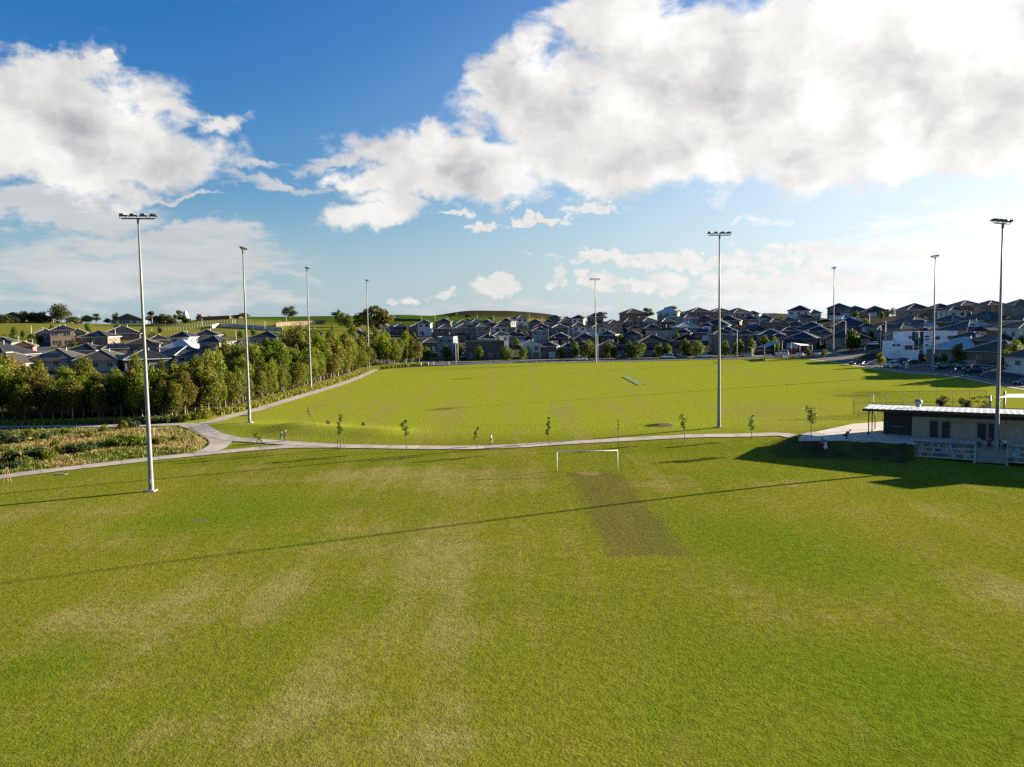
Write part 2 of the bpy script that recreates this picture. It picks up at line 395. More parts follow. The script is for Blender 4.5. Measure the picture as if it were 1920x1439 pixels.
def mat_leaf(name, c1, c2, c3=None, trans=0.35):
    if name in _M: return _M[name]
    m = bpy.data.materials.new(name); m.use_nodes = True; t = NT(m.node_tree); t.n.clear()
    out = t.node('ShaderNodeOutputMaterial')
    oi = t.node('ShaderNodeObjectInfo'); tc = t.node('ShaderNodeTexCoord').outputs['Object']
    off = t.vmath('ADD', tc, t.comb(t.math('MULTIPLY', oi.outputs['Random'], 37.0), 0.0))
    n = t.noise(off, 0.7, 4, 0.6); n2 = t.noise(off, 5.0, 2)
    c = t.mix(t.ramp(t.math('ADD', t.math('MULTIPLY', n, .75), t.math('MULTIPLY', n2, .25)), .35, .65), c1, c2)
    if c3: c = t.mix(t.ramp(oi.outputs['Random'], .72, 1.0, 0, .6), c, c3)
    v = t.node('ShaderNodeHueSaturation'); t.set(v.inputs['Color'], c); t.set(v.inputs['Value'], t.math('ADD', 0.75, t.math('MULTIPLY', t.math('FRACT', t.math('MULTIPLY', oi.outputs['Random'], 7.13)), 0.5)))
    d = t.node('ShaderNodeBsdfPrincipled'); t.set(d.inputs['Base Color'], v.outputs[0]); d.inputs['Roughness'].default_value = .6; d.inputs['Specular IOR Level'].default_value = .25
    tr = t.node('ShaderNodeBsdfTranslucent'); t.set(tr.inputs[0], t.mix(1.0, v.outputs[0], (1.5, 1.5, .5), 'MULTIPLY'))
    mx = t.node('ShaderNodeMixShader'); mx.inputs[0].default_value = trans
    t.l.new(d.outputs[0], mx.inputs[1]); t.l.new(tr.outputs[0], mx.inputs[2]); t.l.new(mx.outputs[0], out.inputs[0])
    _M[name] = m; return m

concrete = mat('concrete', (0.33, 0.31, 0.28), .85, .16, .6, bump=.2, bscale=8)
steel = mat('galvanised_steel', (0.21, 0.215, 0.22), .5, .12, 2, metal=.15)
dark_steel = mat('dark_steel', (0.045, 0.05, 0.055), .5, .1)
white_paint = mat('white_paint', (0.78, 0.78, 0.76), .45, .04)
asphalt = mat('asphalt', (0.055, 0.055, 0.06), .85, .25, .25, bump=.3, bscale=14)
glass_dark = mat('window_glass', (0.02, 0.025, 0.032), .12, .2, 1, spec=.6)
bark = mat('pale_bark', (0.26, 0.22, 0.17), .85, .35, 3)
bark_dark = mat('dark_bark', (0.10, 0.08, 0.06), .9, .3, 3)
timber = mat('timber', (0.20, 0.15, 0.10), .8, .25, 2)

# ------------------------------------------------------------------ ground
def axis(segs):
    out = [segs[0][0]]
    for a, b, st in segs:
        n = max(1, round((b-a)/st)); out += [a+(b-a)*(i+1)/n for i in range(n)]
    return np.array(out)
def poly_px(pts): return np.array([(lambda v: (v.x, v.y))(at(*p)) for p in pts])
def inside_d(X, Y, P):
    """signed distance, positive inside"""
    d = np.full(X.shape, 1e9); ins = np.zeros(X.shape, bool); n = len(P)
    for i in range(n):
        a, b = P[i], P[(i+1) % n]
        d = np.minimum(d, seg_d(X, Y, a, b))
        c = (a[1] > Y) != (b[1] > Y)
        with np.errstate(divide='ignore', invalid='ignore'):
            xi = (b[0]-a[0])*(Y-a[1])/(b[1]-a[1])+a[0]
        ins ^= c & (X < xi)
    return np.where(ins, d, -d)

FIELD_EDGE = [(690, 697), (735, 691), (800, 688), (880, 684.5), (960, 681.5), (1120, 679.5), (1300, 675.5), (1450, 673), (1545, 671), (1590, 682), (1640, 687.5), (1690, 693), (1740, 699.5), (1800, 708), (1860, 717), (1920, 727)]
PATH_DIAG = [(362, 796), (395, 792), (430, 782), (480, 769), (540, 751), (600, 733), (650, 717), (690, 700), (703, 693)]
SCRUB = poly_px([(-420, 806), (-100, 806), (100, 805), (240, 803), (345, 802), (385, 818), (399, 829), (392, 842), (360, 850), (300, 857), (200, 868), (100, 880), (0, 893), (-300, 925)])
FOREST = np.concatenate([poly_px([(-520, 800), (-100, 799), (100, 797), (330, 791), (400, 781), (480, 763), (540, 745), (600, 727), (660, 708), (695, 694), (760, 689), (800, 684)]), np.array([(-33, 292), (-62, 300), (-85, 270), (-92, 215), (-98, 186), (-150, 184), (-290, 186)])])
def build_ground():
    xs = axis([(-7000, -1500, 550), (-1500, -420, 60), (-420, -130, 7), (-130, 130, 1.7), (130, 330, 6), (330, 1200, 60), (1200, 7000, 580)])
    ys = axis([(-2500, -150, 250), (-150, 20, 17), (20, 60, 3), (60, 150, 1.5), (150, 320, 2.6), (320, 720, 7), (720, 900, 9), (900, 2000, 55), (2000, 9000, 500)])
    X, Y = np.meshgrid(xs, ys); Z = H(X, Y); ny, nx = X.shape
    me = bpy.data.meshes.new("ground")
    co = np.stack([X, Y, Z], -1).reshape(-1, 3)
    idx = np.arange(nx*ny).reshape(ny, nx)
    f = np.stack([idx[:-1, :-1], idx[:-1, 1:], idx[1:, 1:], idx[1:, :-1]], -1).reshape(-1, 4)
    me.vertices.add(len(co)); me.vertices.foreach_set('co', co.ravel())
    me.loops.add(f.size); me.loops.foreach_set('vertex_index', f.ravel())
    me.polygons.add(len(f)); me.polygons.foreach_set('loop_start', np.arange(0, f.size, 4)); me.polygons.foreach_set('loop_total', np.full(len(f), 4))
    me.update(); me.polygons.foreach_set('use_smooth', np.ones(len(f), bool))
    # what grows where (weights per place)
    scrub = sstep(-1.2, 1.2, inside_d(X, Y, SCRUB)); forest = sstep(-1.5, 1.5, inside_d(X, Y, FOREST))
    fe = poly_px(FIELD_EDGE); fld = np.concatenate([np.array([(-52, 262)]), fe, np.array([(130, 100), (130, -300), (-400, -300), (-400, 128), (-150, 128), (-60, 128)])])
    field = sstep(-1.0, 1.0, inside_d(X, Y, fld))
    U = X/np.maximum(Y, 30)
    left = 1-sstep(-.20, -.12, U)
    past = left*sstep(345, 390, Y) + (1-left)*sstep(545, 620, Y)*(1-sstep(.08, .2, U)) + (1-sstep(-.5, -.45, U))*sstep(315, 345, Y)
    past = np.clip(past, 0, 1)
    crop = sstep(-.37, -.33, U)*(1-sstep(-.04, 0.02, U))*sstep(480, 520, Y)
    mulch = np.clip(plat(X, Y), 0, 1); sB = (X-BO[0])*BA[0]+(Y-BO[1])*BA[1]; tB = (X-BO[0])*BN[0]+(Y-BO[1])*BN[1]
    dA_ = inside_d(X, Y, np.array(APRON)); mulch = sstep(-5.6, -4.2, dA_)*(1-sstep(-.3, .2, dA_))*sstep(-17, -12, sB)*(1-sstep(.6, 1.6, sB))*(1-sstep(-2.5, -1, tB))
    hill_dark = np.exp(-(seg_d(X, Y, (_q[0][0], 760), (_q[2][0], 760))/62)**4)
    dry = np.zeros_like(X); lush = np.zeros_like(X)
    def blob(px, py, rx, ry, amp, tgt):
        v = at(px, py); tgt += amp*np.exp(-(((X-v.x)/rx)**2+((Y-v.y)/ry)**2)**1.3)
    for b in [(850, 900, 11, 8, .75), (720, 885, 9, 4, .6), (700, 990, 4, 9, .5), (800, 1050, 7, 9, .65), (250, 1010, 4.5, 5, .6), (110, 960, 10, 4, .45), (230, 1160, 2.6, 4.0, .8), (520, 1115, 2.4, 4.5, 1.0), (370, 1110, 1.8, 3.5, .75), (300, 1200, 1.2, 4, .5), (900, 1180, 5, 4, .5),
              (580, 1250, 2.5, 3.5, .6), (60, 1165, 3, 2, .8), (540, 1330, 4, 2, .6), (330, 1400, 4, 2.0, .6), (850, 1390, 5, 2.5, .45), (1250, 905, 5, 4, .6), (1180, 1000, 2, 9, .2), (1880, 1110, 4, 4, .7), (1480, 905, 6, 3.5, .5), (560, 900, 9, 2.5, .6), (960, 850, 9, 2, .5), (420, 880, 8, 2, .35),
              (1270, 1090, 4, 2.5, .55), (1500, 1150, 4, 3, .35), (1800, 960, 6, 4, .35), (760, 745, 4, 22, .4), (1050, 770, 4, 10, .6), (700, 760, 5, 14, .3), (820, 765, 4, 13, .4), (1420, 770, 12, 8, .45), (1150, 760, 10, 8, .4), (960, 775, 16, 6, .4), (1000, 690, 30, 12, .15), (1560, 700, 6, 12, .3), (630, 760, 7, 7, .4)]: blob(*b, dry)
    for b in [(470, 950, 9, 7, .8), (330, 985, 7, 4, .6), (560, 1010, 3.5, 4, .5), (1420, 1010, 9, 9, .7), (1650, 1080, 7, 6, .5), (1400, 890, 9, 4, .6), (1560, 1250, 7, 4, .8), (1800, 1330, 5, 3, .8), (1250, 1330, 4, 3, .5), (70, 1250, 3, 4, .8), (110, 1370, 3, 2, .7), (690, 1130, 1.2, 4, .4), (960, 1200, 3, 1.5, .5), (1250, 845, 14, 1.6, .6), (700, 850, 12, 1.2, .6),
              (350, 868, 14, 1.2, .7), (900, 800, 20, 3, .3), (430, 800, 7, 3, .6), (870, 690, 24, 6, .5), (1650, 740, 12, 14, .5), (1700, 1420, 7, 3, .6)]: blob(*b, lush)
    for nm, dat in (('zone', (field, scrub, forest)), ('zone_far', (past, crop, hill_dark)), ('wear', (np.clip(dry, 0, 1), np.clip(lush, 0, 1), mulch))):
        at_ = me.attributes.new(nm, 'FLOAT_VECTOR', 'POINT'); at_.data.foreach_set('vector', np.stack(dat, -1).reshape(-1).astype(np.float32))
    # material
    m = bpy.data.materials.new("ground_cover"); m.use_nodes = True; t = NT(m.node_tree); t.n.clear()
    out = t.node('ShaderNodeOutputMaterial'); P = t.node('ShaderNodeNewGeometry').outputs['Position']
    def attr(nm):
        a = t.node('ShaderNodeAttribute', attribute_name=nm); s = t.node('ShaderNodeSeparateXYZ'); t.l.new(a.outputs['Vector'], s.inputs[0]); return s.outputs
    zf, zs, zo = attr('zone'); zp, zc, zd = attr('zone_far'); wd, wl, wm = attr('wear')
    sp = t.node('ShaderNodeSeparateXYZ'); t.l.new(P, sp.inputs[0])
    nL = t.noise(P, 0.045, 5, 0.6, 0.4); nM = t.noise(P, 0.35, 6, 0.65, 0.3); nS = t.noise(P, 2.6, 5, 0.7); nX = t.noise(P, 9.0, 3, 0.7)
    # faint mowing bands of the upper field run away from the camera
    st = t.noise(t.vmath('MULTIPLY', P, (0.22, 0.012, 0)), 1.0, 4, 0.6)
    st = t.ramp(st, .36, .64)
    st2 = t.noise(t.vmath('MULTIPLY', P, (0.05, 0.45, 0)), 1.0, 4, 0.6, 0.3)
    upper = t.ramp(sp.outputs[1], 108, 130)
    green = t.mix(t.ramp(nL, .35, .65), (0.124, 0.142, 0.012), (0.156, 0.164, 0.017))
    green = t.mix(upper, green, (0.222, 0.248, 0.023))  # upper field: brightness of grazing sun painted into its green
    lushc = t.mix(nM, (0.080, 0.128, 0.007), (0.112, 0.158, 0.010))
    dryc = t.mix(nM, (0.200, 0.172, 0.048), (0.255, 0.213, 0.074))
    dryf = t.math('ADD', t.math('ADD', t.math('MULTIPLY', wd, 0.8), t.math('MULTIPLY', t.math('SUBTRACT', nM, .5), 1.0)), t.math('MULTIPLY', t.math('SUBTRACT', nS, .5), t.math('SUBTRACT', 1.3, t.math('MULTIPLY', upper, .9))))
    dryf = t.math('ADD', dryf, t.math('MULTIPLY', t.math('SUBTRACT', st, .5), t.math('ADD', 0.55, t.math('MULTIPLY', upper, 0.35))))
    dryf = t.math('ADD', dryf, t.math('MULTIPLY', t.math('SUBTRACT', st2, .5), 0.5))
    dryf = t.ramp(t.math('SUBTRACT', dryf, t.math('MULTIPLY', wl, .35)), -0.05, 0.95, 0, t.math('SUBTRACT', .85, t.math('MULTIPLY', upper, .25)))
    lf = t.ramp(t.math('ADD', t.math('MULTIPLY', wl, .75), t.math('MULTIPLY', t.math('SUBTRACT', nS, .5), 1.2)), .0, .8, 0, .8)
    g = t.mix(lf, green, lushc); g = t.mix(dryf, g, dryc)
    g = t.mix(t.math('MULTIPLY', t.ramp(nX, .62, .80, 0, .30), t.math('SUBTRACT', 1.0, t.math('MULTIPLY', upper, .7))), g, (0.30, 0.26, 0.10)); g = t.mix(t.math('MULTIPLY', t.ramp(nX, .42, .25, 0, .34), t.math('SUBTRACT', 1.0, t.math('MULTIPLY', upper, .8))), g, (0.045, 0.075, 0.008))
    # tufts: clumps of longer and shorter blades, shade between them painted in as darker colour
    tuft = t.math('ADD', t.math('MULTIPLY', t.noise(P, 2.0, 3, .6), .5), t.math('MULTIPLY', t.noise(P, 6.0, 4, .7), .5))
    tv = t.ramp(tuft, .36, .64, t.math('ADD', .78, t.math('MULTIPLY', upper, .14)), t.math('SUBTRACT', 1.20, t.math('MULTIPLY', upper, .12)))
    g = t.scale(g, tv)
    # worn strip below the goal, 6.3 m x 31 m, ragged edges
    jit = t.math('MULTIPLY', t.math('ADD', t.math('MULTIPLY', t.math('SUBTRACT', nM, .5), 3.4), t.math('MULTIPLY', t.math('SUBTRACT', nS, .5), 2.0)), 1.0)
    yy = t.math('DIVIDE', t.math('ABSOLUTE', t.math('SUBTRACT', sp.outputs[1], 76.4)), 1.0)
    xc = t.math('SUBTRACT', sp.outputs[0], t.math('SUBTRACT', 9.65, t.math('MULTIPLY', t.math('SUBTRACT', sp.outputs[1], 76.4), 0.036)))
    ex = t.math('SUBTRACT', 3.2, t.math('ADD', t.math('ABSOLUTE', xc), jit)); ey = t.math('SUBTRACT', 16.0, t.math('ADD', yy, jit))
    wornf = t.math('MULTIPLY', t.ramp(t.math('MINIMUM', ex, ey), -.5, .9), t.ramp(nS, .74, .50, .15, .9))
    g = t.mix(t.math('MULTIPLY', wornf, .78), g, t.mix(nS, (0.075, 0.072, 0.018), (0.135, 0.115, 0.038)))
    def soil(px, py, rx, ry, c, g, amp=.9):
        v = at(px, py); d = t.vmath('LENGTH', t.vmath('MULTIPLY', t.vmath('SUBTRACT', P, tuple(v)), (1/rx, 1/ry, 0)))
        return t.mix(t.ramp(t.math('ADD', d, t.math('MULTIPLY', t.math('SUBTRACT', nM, .5), 1.4)), 1.15, .55, 0, amp), g, c)
    g = soil(1105, 888, 1.5, 1.1, (0.26, 0.15, 0.09), g); g = soil(1240, 797, 2.0, 1.5, (0.14, 0.10, 0.06), g); g = soil(1222, 797, 1.3, 1.3, (0.03, 0.035, 0.015), g)
    g = soil(1115, 918, .5, .8, (0.09, 0.07, 0.05), g, .7); g = soil(374, 976, .8, .8, (0.16, 0.10, 0.06), g, .6); g = soil(1610, 742, 5.5, 3.0, (0.16, 0.12, 0.04), g, .7)
    g = soil(282, 921, 1.3, .9, (0.20, 0.17, 0.10), g, .8)
    sc = t.mix(t.ramp(nM, .35, .6), (0.24, 0.195, 0.085), (0.135, 0.155, 0.028)); sc = t.mix(t.ramp(nL, .45, .6), sc, (0.26, 0.205, 0.095)); sc = t.mix(t.ramp(nS, .5, .75, 0, .6), sc, (0.06, 0.075, 0.018))
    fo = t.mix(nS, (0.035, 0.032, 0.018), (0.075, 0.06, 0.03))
    es = t.mix(t.ramp(nM, .4, .6), (0.040, 0.05, 0.018), (0.075, 0.068, 0.055)); es = t.mix(t.ramp(nL, .5, .62), es, (0.055, 0.053, 0.048))
    pa = t.mix(t.ramp(t.noise(P, .02, 5), .35, .65), (0.12, 0.13, 0.020), (0.16, 0.15, 0.03)); pa = t.mix(t.ramp(nM, .55, .8, 0, .5), pa, (0.07, 0.09, 0.02))
    cr = t.mix(t.noise(t.vmath('MULTIPLY', P, (.004, .05, 0)), 1, 4), (0.030, 0.062, 0.008), (0.052, 0.086, 0.011))
    base = t.mix(zp, es, pa); base = t.mix(zc, base, cr); base = t.mix(zd, base, t.mix(nM, (0.030, 0.028, 0.016), (0.05, 0.043, 0.022)))
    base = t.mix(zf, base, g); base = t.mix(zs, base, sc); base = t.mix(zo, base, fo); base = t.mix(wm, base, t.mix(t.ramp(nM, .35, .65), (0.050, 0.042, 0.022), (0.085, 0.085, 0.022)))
    hgt = t.math('ADD', t.math('MULTIPLY', t.noise(P, 2.0, 3, .6), .45), t.math('ADD', t.math('MULTIPLY', t.noise(P, 6.0, 4, 0.7), .65), t.math('MULTIPLY', t.noise(P, 17.0, 2, 0.7), .22)))
    bp = t.node('ShaderNodeBump'); t.set(bp.inputs['Strength'], t.ramp(sp.outputs[1], 60, 170, 0.85, 0.28)); bp.inputs['Distance'].default_value = 0.15; t.set(bp.inputs['Height'], hgt)
    d = t.node('ShaderNodeBsdfDiffuse'); t.set(d.inputs['Color'], base)
    t.l.new(bp.outputs[0], d.inputs['Normal']); t.l.new(d.outputs[0], out.inputs[0])
    me.materials.append(m)
    tag(link("ground", me), kind='structure')
build_ground()

def smooth_line(pts, step=1.2):
    """Catmull-Rom through world points, resampled"""
    P = [np.array(p[:2], float) for p in pts]; P = [2*P[0]-P[1]]+P+[2*P[-1]-P[-2]]; out = []
    for i in range(1, len(P)-2):
        L = np.linalg.norm(P[i+1]-P[i]); n = max(1, int(L/step))
        for k in range(n):
            s = k/n; out.append(.5*((2*P[i])+(-P[i-1]+P[i+1])*s+(2*P[i-1]-5*P[i]+4*P[i+1]-P[i+2])*s*s+(-P[i-1]+3*P[i]-3*P[i+1]+P[i+2])*s**3))
    out.append(P[-2]); return np.array(out)
def ribbon(name, pts, width, material, dz=0.06, kind='structure', n=4, thick=0.0, step=1.2, w2=None, zfun=None):
    L = smooth_line(pts, step); T = np.gradient(L, axis=0); T /= np.linalg.norm(T, axis=1)[:, None]+1e-9; N = np.stack([-T[:, 1], T[:, 0]], 1)
    W = np.full(len(L), width) if w2 is None else np.linspace(width, w2, len(L))
    off = np.linspace(-.5, .5, n+1)
    G = L[:, None, :]+N[:, None, :]*(off[None, :, None]*W[:, None, None])
    Z = H(G[..., 0], G[..., 1])+dz
    vs = np.concatenate([G, Z[..., None]], -1).reshape(-1, 3); k = n+1
    fs = [(i*k+j+1, i*k+j, (i+1)*k+j, (i+1)*k+j+1) for i in range(len(L)-1) for j in range(n)]
    b = MB(); b.add(vs, fs); nv0 = len(vs)
    if thick:
        for j in (0, n):
            vv = []
            for i in range(len(L)):
                q = vs[i*k+j]; vv += [q, (q[0], q[1], q[2]-thick)]
            b.add(vv, [((2*i, 2*i+1, 2*i+3, 2*i+2) if j else (2*i, 2*i+2, 2*i+3, 2*i+1)) for i in range(len(L)-1)])
    o = b.build(name, material)
    al = np.concatenate([[0], np.cumsum(np.linalg.norm(np.diff(L, axis=0), axis=1))]); dat = np.zeros((len(b.v), 3), np.float32)
    dat[:nv0, 0] = np.repeat(al, n+1); dat[:nv0, 1] = np.tile(np.abs(off)*2, len(L))
    o.data.attributes.new('along', 'FLOAT_VECTOR', 'POINT').data.foreach_set('vector', dat.ravel())
    if kind: o['kind'] = kind
    return o
def path_mat():
    m = mat('path_concrete', (0.36, 0.315, 0.275), .9, .2, .5, bump=.15, bscale=6); t = NT(m.node_tree); b = t.n['Principled BSDF']
    c0 = b.inputs['Base Color'].links[0].from_socket; P = t.node('ShaderNodeNewGeometry').outputs['Position']
    a = t.node('ShaderNodeAttribute', attribute_name='along'); s = t.node('ShaderNodeSeparateXYZ'); t.l.new(a.outputs['Vector'], s.inputs[0])
    pan = t.node('ShaderNodeTexWhiteNoise', noise_dimensions='1D'); t.set(pan.inputs['W'], t.math('FLOOR', t.math('DIVIDE', s.outputs[0], 4.5)))
    c = t.scale(c0, t.ramp(pan.outputs['Value'], 0, 1, .86, 1.1, False))
    jn = t.math('LESS_THAN', t.math('FRACT', t.math('DIVIDE', s.outputs[0], 4.5)), .03); c = t.mix(t.math('MULTIPLY', jn, .6), c, (.10, .09, .07))
    st = t.noise(P, .8, 5, .7); c = t.mix(t.ramp(st, .55, .75, 0, .35), c, (.17, .145, .115))
    eg = t.ramp(t.math('ADD', s.outputs[1], t.math('MULTIPLY', t.math('SUBTRACT', t.noise(P, 2.2, 4, .7), .5), .5)), .82, 1.0, 0, .85); c = t.mix(eg, c, (.12, .125, .03))
    t.set(b.inputs['Base Color'], c); return m
def wp(pts): return [tuple(at(*p)) for p in pts]
path_c = path_mat()
ribbon('path', [(-180, 141.5), (-120, 141.8)]+wp([(0, 801), (120, 800), (240, 798.5), (320, 797)]+PATH_DIAG), 3.0, path_c, .065)
ribbon('path', [(-75, 85)]+wp([(-40, 902), (0, 896), (60, 887.5), (150, 877), (240, 867), (300, 860), (380, 852), (430, 847), (480, 842.5), (540, 838.5), (600, 837.5), (700, 838.5), (800, 840), (880, 840), (960, 837.5), (1040, 832.5), (1120, 828), (1200, 823.5), (1300, 818.5), (1400, 817), (1470, 816), (1530, 817)]), 2.9, path_c, .075)
ribbon('path', wp([(352, 797), (370, 802), (390, 812), (407, 821), (414, 831), (402, 842), (380, 850)]), 3.2, path_c, .085)
ribbon('path', wp([(372, 799), (384, 807), (408, 818), (440, 824.5), (480, 827.5), (540, 832), (600, 835.5), (650, 838)]), 2.9, path_c, .095)
# roads
fe = [tuple(at(*p)) for p in FIELD_EDGE]
def offs(pts, d):
    P = np.array([p[:2] for p in pts]); T = np.gradient(P, axis=0); T /= np.linalg.norm(T, axis=1)[:, None]; return [tuple(p+np.array((-t[1], t[0]))*d) for p, t in zip(P, T)]
front = fe[3:9]
front = [(-70, 304), (-40, 298)]+[(p[0], p[1]) for p in offs(front, 9.5)]+[(100, 291), (125, 292)]
ribbon('road', front, 8.0, asphalt, .05, step=3)
side = [(106, 60), (110.5, 110), (111.5, 165), (109, 200), (106.5, 235), (103, 265), (100, 292)]
ribbon('road', side, 10.5, asphalt, .06, step=3)
ribbon('road', [(104, 262), (118, 276), (140, 286), (175, 300), (230, 322)], 7.0, asphalt, .045, step=3)
ribbon('road', wp([(60, 672), (75, 658), (82, 648), (92, 641), (120, 632)]), 6.5, asphalt, .05, step=3)
ribbon('road', [(-38, 300), (-42, 330), (-40, 370), (-35, 410)], 7.0, asphalt, .045, step=3)
kerb_m = mat('kerb', (0.34, 0.32, 0.29), .85, .1)
ribbon('kerb', offs(front, 4.2), .35, kerb_m, .15, thick=.13, step=3, n=1); ribbon('kerb', offs(front[1:-1], -4.2), .35, kerb_m, .15, thick=.13, step=3, n=1)
ribbon('kerb', offs(side[:-2], 5.45), .35, kerb_m, .16, thick=.13, step=3, n=1); ribbon('kerb', offs(side[:-2], -5.45), .35, kerb_m, .16, thick=.13, step=3, n=1)
foot = mat('footpath', (0.33, 0.30, 0.26), .9, .12, .5)
ribbon('footpath', offs(front[1:-1], -6.6), 1.5, foot, .05, step=3, n=2); ribbon('footpath', offs(front[1:-1], 7.4), 1.5, foot, .05, step=3, n=2)
ribbon('footpath', offs(side[:-1], 7.2), 1.6, foot, .05, step=3, n=2); ribbon('footpath', offs(side[:-2], -8.0), 1.5, foot, .05, step=3, n=2)
# ------------------------------------------------------------------ foliage
def leaf_mesh(name, clumps, n, size, material, seed, flat=0.0, inner=.55, elong=1.0, mesh=None, up=0.15, drop=None):
    """many leaf-sprays (small quads) spread through the shells of a set of ellipsoid clumps"""
    r = np.random.default_rng(seed)
    C = np.array([c[:3] for c in clumps], float); R = np.array([(c[3:6] if len(c) >= 6 else (c[3],)*3) for c in clumps], float)
    vol = (R.prod(1))**.72; k = r.choice(len(C), n, p=vol/vol.sum())
    d = r.normal(size=(n, 3)); d /= np.linalg.norm(d, axis=1)[:, None]
    rad = (inner**3+(1-inner**3)*r.random(n))**(1/3)
    P = C[k]+d*R[k]*rad[:, None]
    nrm = d*.9+r.normal(size=(n, 3))*.75+np.array((0, 0, up)); nrm /= np.linalg.norm(nrm, axis=1)[:, None]
    a = np.cross(nrm, r.normal(size=(n, 3))); a /= np.linalg.norm(a, axis=1)[:, None]+1e-9
    b = np.cross(nrm, a)
    s = size*(.55+.9*r.random(n)); sa = (s*elong)[:, None]*a; sb = (s*.62)[:, None]*b
    bend = nrm*(s*.25)[:, None]
    V = np.stack([P-sa, P-sb*.9+bend, P+sa, P+sb*.9+bend], 1).reshape(-1, 3)
    me = bpy.data.meshes.new(name)
    me.vertices.add(4*n); me.vertices.foreach_set('co', V.ravel())
    me.loops.add(4*n); me.loops.foreach_set('vertex_index', np.arange(4*n))
    me.polygons.add(n); me.polygons.foreach_set('loop_start', np.arange(0, 4*n, 4)); me.polygons.foreach_set('loop_total', np.full(n, 4))
    me.materials.append(material); me.update()
    return me
def trunk_mesh(name, height, r0, clumps, material, seed, lean=0.0, nb=6, fork=0.35):
    r = random.Random(seed); b = MB()
    top = Vector((lean*height+r.uniform(-.2, .2), r.uniform(-.2, .2), height))
    pts = [Vector((0, 0, -.3)), Vector((0, 0, 0))]+[top*(k/5)+Vector((r.uniform(-.12, .12), r.uniform(-.12, .12), 0))*height*.08 for k in range(1, 6)]
    b.tube(pts, [r0*1.25, r0*1.1]+[r0*(1-.17*k) for k in range(1, 6)], 7)
    cs = sorted(clumps, key=lambda c: -c[3])[:nb]
    for c in cs:
        z = min(c[2]-.3*c[3], height*.95); z0 = max(height*fork*r.uniform(.7, 1.1), min(z*.6, height*.8)); q = top*(z0/height)
        e = Vector(c[:3]); mid = (q+e)/2+Vector((0, 0, -.12*(e-q).length))
        b.tube([q, mid, e], [r0*.45, r0*.28, r0*.1], 5)
    return b.mesh(name, material)
gum_a = mat_leaf('gum_leaves', (0.040, 0.064, 0.006), (0.140, 0.160, 0.010), (0.145, 0.095, 0.022))
gum_b = mat_leaf('olive_leaves', (0.050, 0.064, 0.009), (0.155, 0.152, 0.015), (0.16, 0.11, 0.028))
gum_c = mat_leaf('bright_leaves', (0.052, 0.086, 0.004), (0.165, 0.195, 0.007))
dark_l = mat_leaf('dark_leaves', (0.020, 0.036, 0.012), (0.045, 0.070, 0.016), None, .2)
street_l = mat_leaf('street_tree_leaves', (0.042, 0.068, 0.010), (0.10, 0.13, 0.016))
hill_l = mat_leaf('hill_tree_leaves', (0.034, 0.048, 0.014), (0.075, 0.085, 0.024), None, .25)
purple_l = mat_leaf('purple_leaves', (0.020, 0.014, 0.012), (0.040, 0.026, 0.020), None, .2)
def oval_clumps(seed, hgt, width, base, n=10, top=0.55):
    r = random.Random(seed); out = []
    for k in range(n):
        f = (k+.5)/n; z = base+(hgt-base)*(.06+.90*f)
        prof = math.sin(math.pi*min(1, (.18+.82*f)**.85))**.6*(1 if f < top else 1-.35*(f-top)/(1-top))
        a = r.uniform(0, 6.28); q = width*.5*prof*r.uniform(.25, .62)
        rr = width*.5*max(.3, prof)*r.uniform(.48, .72)
        out.append((q*math.cos(a), q*math.sin(a), z, rr, rr, rr*r.uniform(.9, 1.35)))
    return out
def spread_clumps(seed, hgt, width, base, n=14):
    r = random.Random(seed); out = []
    for k in range(n):
        a = r.uniform(0, 6.28); q = width*.5*math.sqrt(r.random())*.72
        z = base+(hgt-base)*(.2+.75*r.random()*(1-.55*(q/(width*.5))**2))
        rr = width*r.uniform(.14, .25); out.append((q*math.cos(a), q*math.sin(a), z, rr, rr, rr*.72))
    return out
def tree_proto(name, clumps, n, size, lm, trunk_h, r0, tm, seed, lean=0.0, nb=6, fork=.35, inner=.55, elong=1.0):
    root = empty(name, (0, 0, -500)); 
    link('trunk', trunk_mesh('trunk', trunk_h, r0, clumps, tm, seed, lean, nb, fork), root)
    link('crown', leaf_mesh('crown', clumps, n, size, lm, seed, inner=inner, elong=elong), root)
    return root
_used = set()
def place_tree(proto, loc, rz, s, label, cat, group=None, sz=None):
    o = proto if proto.name not in _used else copy_tree(proto); _used.add(proto.name) if o is proto else None
    o.location = loc; o.rotation_euler = (0, 0, rz); o.scale = (s, s, sz or s)
    for k in ('label', 'category', 'group'):
        if k in o: del o[k]
    tag(o, label, cat, group); return o
ORD = ['first', 'second', 'third', 'fourth', 'fifth', 'sixth', 'seventh', 'eighth', 'ninth', 'tenth', 'eleventh', 'twelfth', 'thirteenth', 'fourteenth', 'fifteenth', 'sixteenth', 'seventeenth', 'eighteenth', 'nineteenth', 'twentieth',
       'twenty-first', 'twenty-second', 'twenty-third', 'twenty-fourth', 'twenty-fifth', 'twenty-sixth', 'twenty-seventh', 'twenty-eighth', 'twenty-ninth', 'thirtieth', 'thirty-first', 'thirty-second', 'thirty-third', 'thirty-fourth', 'thirty-fifth', 'thirty-sixth']

